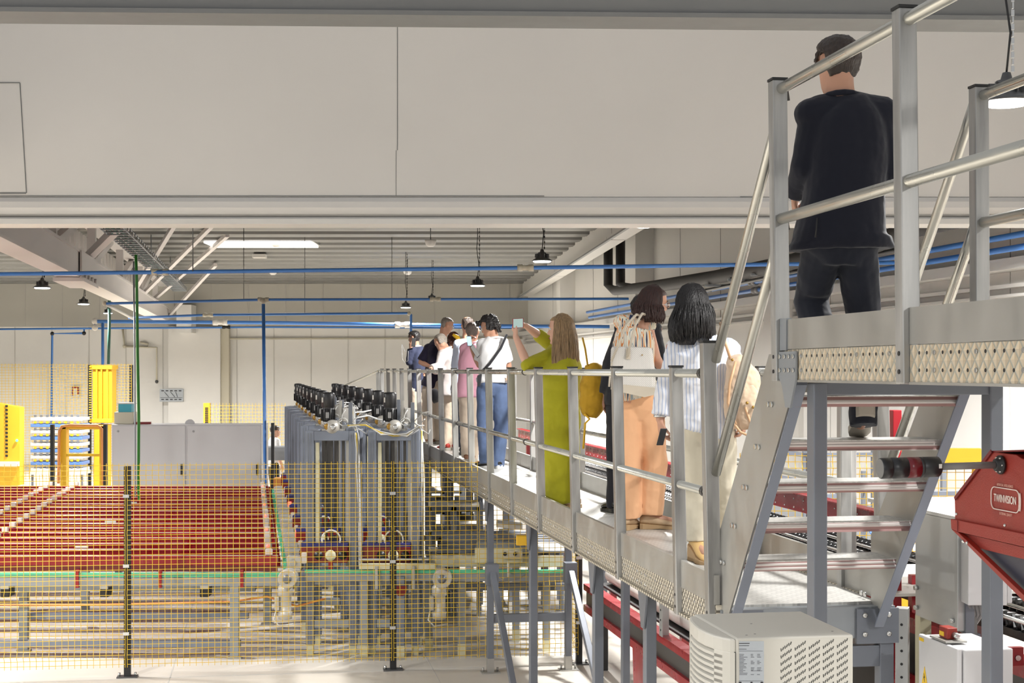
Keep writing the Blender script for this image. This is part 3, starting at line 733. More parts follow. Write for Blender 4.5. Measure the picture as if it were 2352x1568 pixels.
# ================================================================== SORTING LANES
DX = -.175
NL = 18
def lane(k):
    D = 14.98 + .53*k; s = DX*(D-15)
    x1 = -2.38 + s; x0 = -8.3 + s*1.6
    lab = {0: 'front red conveyor lane, nearest the fence', 17: 'rearmost red conveyor lane, at the grey cabinet'}.get(k, 'red conveyor lane number, row between front and rear')
    lab = 'front red conveyor lane, the one nearest the mesh fence' if k == 0 else ('rearmost red conveyor lane, just before the grey cabinet' if k == NL-1 else 'narrow red conveyor lane between the front and rearmost lanes')
    ORD = ['first','second','third','fourth','fifth','sixth','seventh','eighth','ninth','tenth','eleventh','twelfth','thirteenth','fourteenth','fifteenth','sixteenth','seventeenth','eighteenth']
    if 0 < k < NL-1: lab = ORD[k]+' narrow red conveyor lane counted back from the mesh fence'
    t = thing('conveyor_lane', V((x1, D, .8)), lab, 'conveyor', 'red conveyor lanes')
    MB().abox(x0, x1, D, D+.02, .935, 1.02).abox(x0, x1, D-.02, D+.03, 1.02, 1.03).build('near_side', 'red', t, bevel=.003)
    MB().abox(x0, x1, D+.012, D+.03, .875, .935).build('under_profile', 'red_dark', t)
    MB().abox(x0, x1, D+.20, D+.215, .90, 1.0).abox(x0, x1, D+.19, D+.225, 1.0, 1.01).build('far_side', 'red', t, bevel=.003)
    MB().abox(x0, x1-.02, D+.02, D+.13, .93, .96).build('belt', 'belt_dark', t)
    MB().abox(x0, x1, D+.045, D+.055, .965, 1.035).build('guide_strip', 'cream_strip', t)
    def sensor(x, m2, glow=None):
        o = MB().abox(x-.035, x+.035, D+.01, D+.07, 1.035, 1.10).build('sensor', m2, t, bevel=.01)
        mb = MB().abox(x-.012, x+.012, D+.02, D+.05, .97, 1.035); mb.cyl(V((x+.02, D+.03, .9)), V((x+.02, D+.03, 1.04)), .006, 6); mb.build('bracket', 'galv_sheet', o)
        if glow: MB().ball(V((x, D+.005, 1.07)), .017).build('indicator', glow, o)
    sensor(-5.5+s, 'sensor_clear'); sensor(-5.82+s-.1, 'sensor_clear')
    sensor(-2.47+s, 'sensor_clear', 'red_glow' if k % 3 == 1 else None)
    # drive end
    gx = x1+.14
    o = MB().abox(gx-.05, gx+.10, D+.02, D+.20, .90, 1.02).abox(gx-.05, gx+.09, D-.01, D+.24, .865, .90).build('gearbox', 'motor_grey', t, bevel=.006)
    MB().abox(gx-.08, gx-.05, D+.02, D+.2, .88, .98).build('gearbox_seal', 'green_strip', o)
    MB().cyl(V((gx+.02, D, .96)), V((gx+.02, D-.02, .96)), .03, 12).build('gearbox_cover', 'galv_sheet', o)
    MB().abox(gx+.10, gx+.15, D+.03, D+.09, .95, 1.06).build('reflector', 'red_glow' if k in (4, 6, 9, 11, 14, 15) else 'sensor_clear', t, bevel=.006)
    if k in (2, 7, 12): MB().abox(x0*.55, x0*.55+.14, D-.028, D-.025, .99, 1.015).build('sticker', 'white_plastic', t)
for k in range(NL): lane(k)
# lane support frame
fr = thing('lane_support_stand', V((-4, 14.9, 0)), 'grey steel support frame carrying the red lanes with green guide strip', 'conveyor frame')
D = 14.92
MB().abox(-8.2, -2.2, D, D+.05, .825, .865).build('guide_strip', 'green_strip', fr)
MB().abox(-8.2, -2.3, D-.002, D+.0, .842, .846).build('strip_groove', 'steel_grey', fr)
MB().abox(-8.2, -2.15, D, D+.06, .735, .822).build('long_beam', 'steel_pale', fr, bevel=.004)
MB().abox(-8.2, -2.65, D+.35, D+.41, .63, .69).build('long_beam', 'steel_pale', fr)
MB().abox(-8.2, -2.75, D+.5, D+.56, .32, .38).build('long_beam', 'steel_blue', fr)
MB().abox(-8.2, -2.75, D+.05, D+.11, .11, .175).build('long_beam', 'steel_blue', fr)
for px in (178, 368, 556):
    x = (px-1176)*D/F; MB().abox(x-.015, x+.015, D-.02, D+.03, .72, .90).build('red_clamp', 'red', fr)
for x, dd in ((-2.80, 0), (-2.80, 2.0), (-5.06, .4), (-5.0, 2.4), (-2.9, 5), (-5.3, 5), (-3.2, 8)):
    o = MB().abox(x-.045, x+.045, D+dd, D+dd+.06, .02, .74).build('leg', 'steel_pale', fr, bevel=.004)
    MB().abox(x-.07, x+.07, D+dd, D+dd+.06, 0, .02).build('foot', 'galv_sheet', o)
for px in (22, 247, 475):
    x = (px-1176)*15.1/F
    o = MB().abox(x-.04, x+.05, D+.02, D+.2, .62, .72).build('roller_bearing', 'black', fr, bevel=.008)
    MB().abox(x-.03, x+.05, D+.0, D+.15, .705, .74).build('bearing_cover', 'galv_sheet', o)
MB().tube([V((-8, D+.3, .50)), V((-4.2, D+.3, .50)), V((-2.9, D+.3, .53)), V((-2.5, D+.2, .6)), V((-2.2, D+.2, .50)), V((-1.9, D+.2, .58))], .012, 6).build('orange_cable', 'cable_orange', fr)
def gear_motor(px, lab, group=None):
    x = (px-1176)*14.9/F; t = thing('gear_motor', V((x, 14.9, .35)), lab, 'motor', 'hanging geared motors')
    MB().cyl(V((x, 14.82, .82)), V((x, 14.98, .82)), .095, 20).build('gear_housing', 'motor_grey', t, bevel=.008)
    o = MB().lathe(V((x, 14.83, .82)), V((0,-1,0)), [(0, .045), (.02, .045), (.02, .025), (.035, .025)], 16).build('shaft_hub', 'steel_grey', t)
    MB().lathe(V((x-.03, 14.9, .40)), UZ, [(0, .03), (.01, .068), (.08, .072), (.09, .062), (.24, .062), (.25, .075), (.33, .075), (.36, .05), (.44, .05)], 18).build('motor_body', 'motor_grey', t)
    MB().abox(x-.13, x-.08, 14.84, 14.94, .50, .64).build('terminal_box', 'motor_grey', t, bevel=.01)
    MB().tube([V((x-.12, 14.9, .50)), V((x-.14, 14.88, .40)), V((x-.08, 14.86, .34)), V((x+.05, 14.9, .36))], .008, 6).build('cable', 'cable_white', t)
gear_motor(662, 'beige geared motor hanging under the end of the red lanes')
gear_motor(1016, 'beige geared motor hanging right of the second fence post')

# ================================================================== LIFT FRAMES
def lift_proto():
    t = thing('lift_frame', (0, 0, 0), None, None)
    Wd, H, pw, dp = .525, 2.29, .085, .55
    for x in (0, Wd-pw):
        for y in (0, dp):
            o = MB().abox(x, x+pw, y, y+pw, .10, H).build('upright', 'steel_blue', t, bevel=.005)
            mb = MB()
            for q in (.25, .55): mb.abox(x+pw*q, x+pw*(q+.12), y-.003, y+.002, .12, H-.02)
            mb.build('groove', 'steel_grey', o)
            MB().abox(x+.01, x+pw-.01, y+.01, y+pw-.01, 0, .10).build('foot', 'cream_strip', o)
    MB().abox(pw, Wd-pw, 0, pw, H-.10, H).build('top_beam', 'steel_blue', t, bevel=.005)
    MB().abox(pw, Wd-pw, dp, dp+pw, H-.10, H).build('top_beam', 'steel_blue', t, bevel=.005)
    for x in (0, Wd-pw): MB().abox(x, x+pw, pw, dp, H-.10, H).build('side_beam', 'steel_blue', t, bevel=.005)
    for z in (.28, .72): MB().abox(pw, Wd-pw, .01, .06, z, z+.08).build('cross_beam', 'steel_pale', t, bevel=.004)
    MB().abox(.10, .135, .02, .06, .96, H-.12).build('cream_guide', 'cream_strip', t)
    for x, wd in ((.17, .025), (.225, .03), (.29, .02), (.345, .028)):
        MB().abox(x, x+wd, .20, .24, .95, H-.05).build('lift_chain', 'rail_dark', t)
    for x in (.40,): MB().abox(x, x+.03, .10, .14, .9, H-.1).build('slide_rail', 'galv_sheet', t)
    # carriage
    o = MB().abox(-.05, Wd-.09, -.06, .10, .95, 1.11).build('carriage', 'red_dark', t, bevel=.005)
    MB().abox(-.05, Wd-.09, -.05, .30, 1.11, 1.145).build('blue_chain', 'blue_chain', o)
    mb = MB()
    for x in (.14, .385): mb.lathe(V((x, -.06, 1.03)), V((0,-1,0)), [(0, .045), (.02, .045), (.02, .02), (.03, .02)], 14)
    mb.build('bearing', 'black', o)
    MB().lathe(V((.265, -.06, 1.03)), V((0,-1,0)), [(0, .055), (.03, .055), (.045, .03)], 16).build('sensor_disc', 'cream_strip', o)
    mb = MB().tube([V((.27+.095*math.cos(a*.35), -.08, 1.19+.095*math.sin(a*.35))) for a in range(-1, 11)], .009, 8)
    mb.build('white_hose', 'cable_white', t)
    MB().abox(.24, .285, -.07, -.04, .86, 1.02).build('red_stop', 'red', t)
    # top drive
    g = MB().lathe(V((.27, .12, 2.33)), V((0,-1,0)), [(0, .07), (.10, .075), (.14, .06), (.15, .03), (.17, .03)], 18).build('gear_housing', 'motor_grey', t)
    MB().lathe(V((.225, .0, 2.335)), V((0,-1,0)), [(0, .035), (.02, .035), (.025, .02)], 14).build('brass_plug', 'brass', g)
    MB().lathe(V((.285, -.02, 2.33)), V((0,-1,0)), [(0, .03), (.03, .03), (.04, .018)], 14).build('hub_cap', 'bolt', g)
    MB().abox(.16, .38, .02, .30, 2.27, 2.31).build('base_plate', 'galv_sheet', g)
    m = MB().lathe(V((.215, .12, 2.38)), UZ, [(0, .05), (.02, .066), (.13, .066), (.135, .060), (.15, .060), (.155, .068), (.285, .068), (.30, .060), (.305, .02)], 20).build('motor', 'motor_black', t)
    mb = MB()
    for k in range(16):
        a = k*math.pi/8; mb.box(V((.215+.069*math.cos(a), .12+.069*math.sin(a), 2.45)), .010, .004, .12, (V((math.cos(a), math.sin(a), 0)), V((-math.sin(a), math.cos(a), 0)), UZ))
    mb.build('motor_fins', 'motor_black', m)
    MB().abox(.20, .232, .035, .052, 2.42, 2.48).build('name_plate', 'cable_grey', m)
    MB().abox(.155, .175, .07, .10, 2.58, 2.63).build('name_plate', 'white_plastic', m)
    MB().abox(.36, .45, .12, .19, 2.38, 2.52).build('junction_box', 'white_plastic', t, bevel=.006)
    MB().abox(.43, .47, .06, .10, 2.29, 2.58).build('stub_post', 'steel_grey', t, bevel=.004)
    MB().abox(.33, .36, .10, .13, 2.29, 2.60).build('stub_post', 'galv_sheet', t, bevel=.004)
    random.seed(3); mb = MB()
    for q in range(6):
        pts = [V((.30+.03*q, .03+.02*q, 2.33))]
        for j in range(5): pts.append(pts[-1]+V((random.uniform(-.01,.07), random.uniform(-.04,.03), random.uniform(-.05,.06))))
        mb.tube(pts, .006, 6)
    mb.tube([V((.38+.05*math.cos(a*.6), .0+.01*a, 2.38+.04*math.sin(a*.6))) for a in range(11)], .006, 6)
    mb.build('loose_cables', 'cable_white', t)
    return t

lp = lift_proto()
for r in range(2):
    for k in range(8):
        D = 15.12 + 1.45*k; x = (702-1176)*15.12/F + .637*r + DX*(D-15.12)
        t = lp if (r == 0 and k == 0) else copy_tree(lp)
        t.location = (x, D, 0); t.rotation_euler.z = .0
        row = 'left' if r == 0 else 'right'
        lab = (f'nearest steel lift frame of the {row} row, black motor on top' if k == 0 else (f'farthest steel lift frame of the {row} row' if k == 7 else f'{[0, "second", "third", "fourth", "fifth", "sixth", "seventh"][k]} steel lift frame from the front in the {row} row'))
        tag(t, lab, 'lift', f'{row} row of steel lift frames with black motors')
# cable bundle over the lifts
cb = thing('cable_bundle', V((-1.5, 15.0, .9)), 'tied bundle of white and yellow cables along the lift tops', 'cable')
rr = random.Random(5)
for j in range(6):
    mt = ['cable_white', 'cable_white', 'cable_yellow', 'cable_grey', 'cable_white', 'cable_white'][j]
    pts = [U(645*0+805+j*1.5, 930, 16.5), U(812+j, 975, 15.4), U(818+j, 1000, 15.05), U(821+j*1.3, 1060+j*3, 15.03), U(822+j, 1180, 15.03), U(824+j, 1300, 15.03)]
    MB().tube([p+V((rr.uniform(-.01,.01), rr.uniform(-.02,.02), 0)) for p in pts], .008, 6).build('drop_cable', mt, cb)
for j in range(5):
    mt = ['cable_white', 'cable_yellow', 'cable_white', 'cable_white', 'cable_grey'][j]
    pts = [U(800, 975+j*2, 15.0), U(840, 978-j*2, 15.0), U(875, 992+j*2, 15.0), U(905, 1000-j, 15.0), U(935, 996+j*2, 15.0), U(962, 980+j, 15.0), U(968, 990, 15.0), U(970, 1080, 15.0), U(971, 1290, 15.0)]
    MB().tube([p+V((rr.uniform(-.01,.01), rr.uniform(-.02,.02), rr.uniform(-.01,.01))) for p in pts], .007, 6).build('top_cable', mt, cb)
for k in range(7):
    D0 = 15.6+1.45*k; pts = [V((-1.62+DX*(D0-15.1)+rr.uniform(-.08,.08)+.05*i, D0+.2*i, 2.34+rr.uniform(0,.12))) for i in range(7)]
    MB().tube(pts, .010, 6).build('loose_loop', 'cable_white', cb)
# beige cross conveyor under the lifts
cv = thing('cross_conveyor', V((-.6, 15.2, 0)), 'beige cross conveyor with green strip, under the lifts and walkway', 'conveyor')
xx = lambda px, D=15.0: (px-1176)*D/F
MB().abox(xx(825), xx(985), 15.0, 15.11, .985, 1.0).build('top_sheet', 'sheet_bright', cv)
MB().abox(xx(825), xx(1000), 14.98, 15.03, .895, .955).build('side_panel', 'cream_strip', cv, bevel=.004)
MB().abox(xx(985), xx(1295), 15.1, 15.16, .905, 1.02).build('side_panel', 'beige_plastic', cv, bevel=.004)
MB().abox(xx(1090), xx(1200), 15.05, 15.1, .95, 1.10).build('side_panel', 'cream_strip', cv, bevel=.004)
MB().abox(xx(700), xx(1300), 15.0, 15.05, .855, .885).build('green_strip', 'green_strip', cv)
MB().abox(xx(700), xx(1300), 15.02, 15.10, .77, .855).build('long_beam', 'steel_pale', cv, bevel=.004)
MB().abox(xx(990), xx(1300), 15.4, 15.48, .62, .69).build('long_beam', 'steel_grey', cv)
MB().abox(xx(1090), xx(1300), 15.1, 15.9, 1.05, 1.07).build('top_sheet', 'steel_pale', cv)
for px, D in ((835, 15.03), (920, 15.0), (985, 15.4), (1060, 15.1), (1185, 15.9), (1255, 15.3)):
    x = xx(px, D); o = MB().abox(x-.04, x+.04, D, D+.08, .12, .82).build('leg', 'steel_pale' if px != 920 else 'steel_blue', cv, bevel=.004)
    MB().abox(x-.04, x+.04, D, D+.08, 0, .12).build('foot', 'cream_strip', o)
mb = MB().prism([V((xx(908), 14.97, .73)), V((xx(935), 14.97, .73)), V((xx(935), 14.97, .68)), V((xx(928), 14.97, .63)), V((xx(914), 14.97, .63)), V((xx(908), 14.97, .68))], V((0,.02,0)))
mb.build('red_bracket', 'red_dark', cv)
for px in (865, 950): MB().abox(xx(px)-.012, xx(px)+.015, 14.95, 14.98, .70, .93).build('clamp', 'galv_sheet', cv)
mb = MB()
for k in range(9): mb.abox(xx(1000), xx(1290), 15.3+.22*k, 15.4+.22*k, 1.02, 1.05)
mb.build('slats', 'steel_grey', cv)
o = MB().abox(xx(1155), xx(1200), 15.0, 15.06, 1.00, 1.08).build('switch_plate', 'beige_plastic', cv)
for px in (1160, 1183): MB().cyl(V((xx(px), 15.0, 1.05)), V((xx(px), 14.98, 1.05)), .02, 10).build('slot', 'black', o)
MB().tube([U(1168,1290,14.95), U(1168,1325,14.95)], .012, 8).build('pull_rod', 'cable_white', cv)
MB().tube([U(1138,1322,14.95), U(1160,1335,14.95), U(1190,1330,14.95), U(1210,1318,14.95)], .008, 6).build('cable', 'cable_grey', cv)
MB().box(U(1170, 1205, 14.7), .26, .3, .04, (V((1,0,-.1)).normalized(), V((0,1,0)), UZ)).build('white_hood', 'white_plastic', cv)
# machinery in the dark below the far part of the walkway
for i, (px0, px1, D, z0, z1, m) in enumerate(((985, 1100, 17.5, 0, 1.35, 'steel_grey'), (1030, 1120, 20.5, 0, 1.45, 'lamp_metal'), (980, 1060, 23.5, 0, 1.5, 'steel_grey'), (1150, 1290, 17.9, 0, .9, 'lamp_metal'))):
    x0, x1 = xx(px0, D), xx(px1, D)
    t = thing('sorting_machine', V(((x0+x1)/2, D, 0)), ['dark steel machine frame nearest the lifts under the walkway', 'dark machine frame second back under the walkway', 'grey machine frame farthest back under the walkway', 'low dark machine behind the two braced walkway legs'][i], 'machine', None)
    for x in (x0, (x0+x1)/2, x1):
        for dy in (0, .9): MB().abox(x-.03, x+.03, D+dy, D+dy+.06, 0, z1).build('upright', 'steel_grey', t)
    for z in (.3, .62, .95, z1-.1):
        if z < z1: MB().abox(x0, x1, D, D+.9, z, z+.05).build('shelf_plate', m, t)
    for z in (.45, .8, z1-.02): MB().cyl(V((x0, D-.05, z)), V((x1, D-.05, z)), .03, 8).build('roller', 'roller', t)
    MB().abox(x0+.1, x0+.35, D-.02, D+.3, .65, .9).build('drive_box', 'black', t, bevel=.01)
# yellow emergency switch
es = thing('emergency_switch', U(1198, 1240, 13.2), 'yellow switch box on the walkway leg behind the fence', 'switch')
p = U(1198, 1240, 13.6); p.y = 13.6
MB().box(p, .10, .10, .09).build('box', 'yellow', es, bevel=.008)
MB().cyl(p+V((.05,0,0)), p+V((.09,0,0)), .045, 16).build('button', 'black', es)
MB().abox(p.x-.04, p.x+.12, p.y+.05, p.y+.07, p.z-.02, p.z+.02).build('mounting_arm', 'black', es)

# ================================================================== FAR LEFT: cabinets, yellow cell
gc = thing('control_cabinet', V((-6, 27, 0)), 'wide light grey two door control cabinet behind the red lanes', 'cabinet')
X0, X1 = xx(256, 27), xx(600, 27); zc = HC-125*27/F
xm = xx(428, 27)
MB().abox(X0, X1, 27.02, 27.8, 0, zc).build('body', 'cabinet_grey', gc, bevel=.01)
for a, b in ((X0, xm-.01), (xm+.01, X1)):
    o = MB().abox(a+.01, b-.01, 27, 27.03, .1, zc-.02).build('door', 'cabinet_grey', gc, bevel=.006)
    MB().abox(b-.09, b-.06, 26.97, 27, 1.0, 1.2).build('handle', 'black', o)
    MB().cyl(V((a+.12, 27, zc-.12)), V((a+.12, 26.99, zc-.12)), .02, 8).build('rivet', 'cable_grey', o)
MB().lathe(V((xm, 27.3, zc)), V((0,-1,0)), [(-.02, .09), (.02, .09)], 14).build('lifting_eye', 'cabinet_grey', gc)
tag(MB().abox(xx(262,27.3), xx(306,27.3), 27.3, 27.7, zc, zc+.22).build('metal_box', 'beige_plastic', bevel=.01), 'open beige box standing on the left end of the grey cabinet', 'box')
o = thing('cyan_carton', V((xx(288,27.3), 27.5, zc+.22)), 'cyan printed carton on top of the beige box', 'box')
MB().abox(xx(270,27.3), xx(300,27.3), 27.35, 27.65, zc+.22, zc+.37).build('carton', 'cyan_box', o)
MB().abox(xx(268,27.3), xx(306,27.3), 27.33, 27.67, zc+.37, zc+.395).build('lid', 'white_plastic', o)
tag(MB().box(V((xx(325,27.2), 27.3, zc+.02)), .30, .2, .04, (V((.98,.2,0)), V((-.2,.98,0)), UZ)).build('folded_cloth', 'red_dark'), 'small folded red and white cloth on the grey cabinet', 'cloth')
# yellow mesh cell
yc = thing('yellow_guard_cell', V((-9, 33, 0)), 'tall yellow mesh guard cell at the far left with black post', 'fence')
for z0, z1 in ((0.1, 1.9), (1.92, 3.06)):
    mesh_panel(V((-13.5, 33, 0)), V((xx(302,33), 33, 0)), z0, z1, .075, .0038, (z1-.08,), V((0,-1,0)), .06).build('wire_panel', 'yellow_wire', yc)
MB().abox(xx(297,33), xx(304,33), 33, 33.08, 0, 3.03).build('post', 'black', yc)
MB().abox(xx(205,33), xx(211,33), 32.9, 32.98, 0, 3.03).build('post', 'black', yc)
gt = thing('yellow_light_guard', V((xx(235,32.5), 32.5, 0)), 'solid yellow folded guard tower in front of the yellow mesh', 'machine guard')
MB().abox(xx(212,32.5), xx(257,32.5), 32.5, 32.9, 1.75, 3.02).build('tower', 'yellow', gt, bevel=.02)
MB().abox(xx(215,32.5), xx(245,32.5), 32.5, 32.9, 0, 1.72).build('base', 'yellow', gt, bevel=.02)
for px in (222, 233, 246): MB().abox(xx(px,32.5), xx(px+4,32.5), 32.42, 32.5, 1.8, 2.95).build('rib', 'yellow', gt, bevel=.01)
for z in (1.76, 2.93): MB().abox(xx(209,32.5), xx(260,32.5), 32.4, 32.92, z, z+.09).build('collar', 'yellow', gt, bevel=.01)
mb = MB()
for k in range(24): mb.abox(xx(206,32.4), xx(211,32.4), 32.35, 32.4, 1.78+k*.052, 1.80+k*.052)
mb.build('hinge_strip', 'yellow', gt)
pn = thing('yellow_machine_guard', V((-10.8, 31, 0)), 'solid yellow machine panel at the extreme left edge', 'machine guard')
MB().prism([V((xx(-40,31),31,.4)), V((xx(45,31),31,.5)), V((xx(45,31),31,HC-85*31/F)), V((xx(-40,31),31,HC-70*31/F))], V((0,.3,0))).build('panel', 'yellow', pn)
mb = MB()
for k in range(14): mb.abox(xx(13,31), xx(18,31), 30.98, 31, 1.1+k*.08, 1.14+k*.08)
mb.build('slot_row', 'black', pn)
MB().ball(V((xx(40,31), 30.97, HC-161*31/F)), .03).build('green_indicator', 'green_glow', pn)
MB().abox(xx(-40,31), xx(45,31), 30.8, 31.0, .9, 1.0).build('table_edge', 'white_plastic', pn)
rg = thing('yellow_robot_gate', V((xx(190,29), 29, 0)), 'yellow portal frame with orange cable and two black posts', 'machine frame')
for a, b in ((138, 152), (228, 240)): MB().abox(xx(a,29), xx(b,29), 29, 29.2, .2, HC-128*29/F).build('upright', 'yellow', rg, bevel=.01)
MB().abox(xx(138,29), xx(240,29), 29, 29.2, HC-136*29/F, HC-127*29/F).build('top_bar', 'yellow', rg, bevel=.01)
MB().abox(xx(152,29), xx(228,29), 29.02, 29.1, HC-198*29/F, HC-192*29/F).build('cross_bar', 'yellow', rg)
MB().tube([U(134,1110,28.95), U(136,990,28.95), U(142,979,28.95), U(160,976,28.95), U(225,977,28.95), U(234,985,28.95), U(237,1110,28.95)], .028, 8).build('orange_cable', 'cable_orange', rg)
for a, b in ((115, 123), (237, 245)): MB().abox(xx(a,28.6), xx(b,28.6), 28.6, 28.68, .0, HC-125*28.6/F).build('black_post', 'black', rg)
tb = thing('tray_trolley', V((xx(130,31.6), 31.9, 0)), 'low white trolley under the tray stack in the yellow cell', 'trolley')
MB().abox(xx(68,31.6), xx(190,31.6), 31.6, 32.2, .68, .75).build('top', 'white_plastic', tb)
for a_ in (70, 184): MB().abox(xx(a_,31.6), xx(a_+4,31.6), 31.65, 31.7, 0, .68).build('leg', 'steel_grey', tb)
for i in range(9):
    z = .75+.135*i; D = 31.6
    o = thing('tray_stack', V((xx(135,D), D, z)), ['lowest','second','third','fourth','fifth','sixth','seventh','eighth','ninth'][i]+[' white',' blue'][i % 2]+' plastic tray from the bottom inside the yellow cell', 'tray', 'blue and white trays in the yellow cell')
    MB().abox(xx(70,D), xx(188,D), D, D+.6, z, z+.07).build('tray', 'white_plastic' if i % 2 == 0 else 'tray_blue', o, bevel=.01)
    mb = MB()
    for k in range(8): mb.abox(xx(78+k*14,D), xx(84+k*14,D), D-.01, D, z+.08, z+.125)
    mb.build('tray_slots', 'yellow' if i % 2 else 'steel_grey', o)

# distant yellow mesh right of the column
o = thing('far_mesh_fence', V((-6.5, 41, 0)), 'distant pale yellow mesh fence behind the grey cabinet', 'fence')
mesh_panel(V((xx(482,41), 41, 0)), V((xx(655,41), 41, 0)), .1, 2.0, .09, .004, (), V((0,-1,0))).build('wire_panel', 'yellow_wire', o)
MB().abox(xx(467,41), xx(481,41), 41, 41.2, 0, 2.0).build('post', 'yellow', o)
mb = MB()
for k in range(20): mb.abox(xx(471,41), xx(478,41), 40.98, 41, .9+k*.05, .93+k*.05)
mb.build('slots', 'black', o)
# wall plaque, boxes
o = thing('wall_plaque', V((xx(394,45.6), 45.6, 2.0)), 'grey sign plaque with dark marks on the white column', 'sign')
z0, z1 = HC-72*45.6/F, HC-43*45.6/F
MB().abox(xx(367,45.6), xx(421,45.6), 45.58, 45.64, z0, z1).build('board', 'label_grey', o)
mb = MB()
for k in range(5):
    a = xx(371+k*10,45.6); mb.abox(a, a+.08, 45.565, 45.58, z1-.07, z1-.04); mb.abox(a, a+.08, 45.565, 45.58, z0+.05, z0+.08)
mb.abox(xx(369,45.6), xx(419,45.6), 45.565, 45.58, z0+.115, z0+.125)
for a, b in ((378, 388), (392, 402), (404, 408)): mb.beam(V((xx(a,45.6),45.57,z1-.09)), V((xx(b,45.6),45.57,z0+.14)), .02, .01)
mb.build('marks', 'ink', o)
o = thing('red_wall_sign', V((xx(173,45.9), 45.9, 2.2)), 'small sign with red corner marks on the far wall', 'sign')
MB().abox(xx(164,45.9), xx(182,45.9), 45.9, 45.95, HC-62*45.9/F, HC-36*45.9/F).build('plate', 'white_plastic', o)
mb = MB()
for a, b, c, e in ((166,168,42,40+18),(178,181,40,56),(166,181,38,41)):
    mb.abox(xx(a,45.9), xx(b,45.9), 45.88, 45.9, HC-e*45.9/F, HC-c*45.9/F)
mb.build('red_mark', 'red', o)
tag(MB().abox(xx(430,45.7), xx(436,45.7), 45.7, 46, HC-85*45.7/F, HC-55*45.7/F).build('conduit_box', 'beige_plastic'), 'slim beige box at the edge of the wall column', 'electrical box')
# desk in front of the far person
o = thing('desk', V((xx(640,29.5), 29.5, 0)), 'grey workbench in front of the far worker in white', 'table')
MB().abox(xx(600,29.5), xx(668,29.5), 29.4, 30.0, 1.12, 1.38).build('top', 'steel_pale', o, bevel=.01)
for a in (603, 662): MB().abox(xx(a,29.5), xx(a+3,29.5), 29.5, 29.6, 0, 1.12).build('leg', 'galv_sheet', o)
tag(MB().abox(xx(626,28.5)-.03, xx(626,28.5)+.03, 28.5, 28.56, 0, HC-121*28.5/F).build('black_post', 'black'), 'slender black post in front of the far worker', 'post')
tag(MB().abox(xx(628,28), xx(650,28), 28, 28.3, 0, HC-248*28/F).build('orange_box', 'cable_orange'), 'orange and white box stack beside the black post', 'box')
# ================================================================== RIGHT SIDE: conveyors
XX = lambda x: x*CT          # from measured offset to walkway x
bc = thing('chain_conveyor', W(XX(3.9), 12, 0), 'long black chain conveyor with red side boards beside the walkway', 'conveyor')
ya, ybb = 4.2, 25.0
MB().wbox(XX(4.33), XX(4.36), 7.2, ybb, 1.76, 1.90).wbox(XX(4.30), XX(4.40), 7.2, ybb, 1.90, 1.915).build('far_side_board', 'red', bc, bevel=.004)
mb = MB()
for k in range(80):
    for z in (1.79, 1.86): mb.ball(W(XX(4.328), 7.4+k*.22, z), .008, 6, 4)
mb.build('rivets', 'bolt', bc)
MB().wbox(XX(3.42), XX(3.50), ya, ybb, 1.585, 1.60).wbox(XX(3.42), XX(3.425), ya, ybb, 1.52, 1.59).build('near_flange', 'red', bc)
MB().wbox(XX(3.44), XX(3.46), ya, ybb, 1.30, 1.52).build('side_web', 'rail_dark', bc)
MB().wbox(XX(3.42), XX(3.50), ya, ybb, 1.23, 1.30).build('lower_flange', 'red', bc)
def hook_chain(x, y0, y1, z, step=.075):
    mb = MB(); n = int((y1-y0)/step)
    for k in range(n):
        y = y0+k*step
        mb.lathe(W(x-.045, y, z), WX, [(0, .020), (.02, .030), (.07, .030), (.09, .020)], 8)
        mb.beam(W(x-.05, y, z-.02), W(x-.03, y+step*.7, z+.035), .012, .012)
    mb.wbox(x-.05, x+.05, y0, y1, z-.07, z-.03)
    return mb
for x, y0, y1 in ((3.60, ya, 12), (3.60, 12, 20), (3.86, ya, 12), (3.86, 12, 20), (4.15, 7.2, 13), (4.15, 13, 20)):
    hook_chain(XX(x), y0, y1, 1.71).build('roller_chain', 'rubber', bc)
for x in (3.53, 3.73, 4.0): MB().tube([W(XX(x), ya, 1.735), W(XX(x), 20, 1.735)], .010, 6).build('guide_rod', 'bolt', bc)
for y in (5.2, 8.3, 14.8, 18, 21, 24):
    for x in (3.46, 4.34): MB().wbox(XX(x)-.04, XX(x)+.04, y, y+.08, 0, 1.75 if x > 4 else 1.3).build('leg', 'red_dark' if x > 4 else 'steel_grey', bc)
MB().wbox(XX(3.50), XX(3.56), 7.55, 7.60, 1.45, 1.80).wbox(XX(3.50), XX(3.54), 7.9, 7.97, 1.5, 1.82).build('red_bracket', 'red', bc)
MB().wbox(XX(3.25), XX(4.3), 7.25, 8.35, 1.735, 1.75).build('white_sheet', 'belt_white', bc)
MB().wbox(XX(3.25), XX(3.27), 7.25, 8.35, 1.66, 1.735).build('sheet_edge', 'red', bc)
MB().prism([W(XX(3.6), 4.6, 1.72), W(XX(4.3), 4.6, 1.72), W(XX(4.3), 5.4, 1.72), W(XX(3.75), 5.4, 1.72), W(XX(3.75), 5.25, 1.72), W(XX(3.6), 5.2, 1.72)], V((0,0,.03))).build('cover_plate', 'steel_grey', bc)
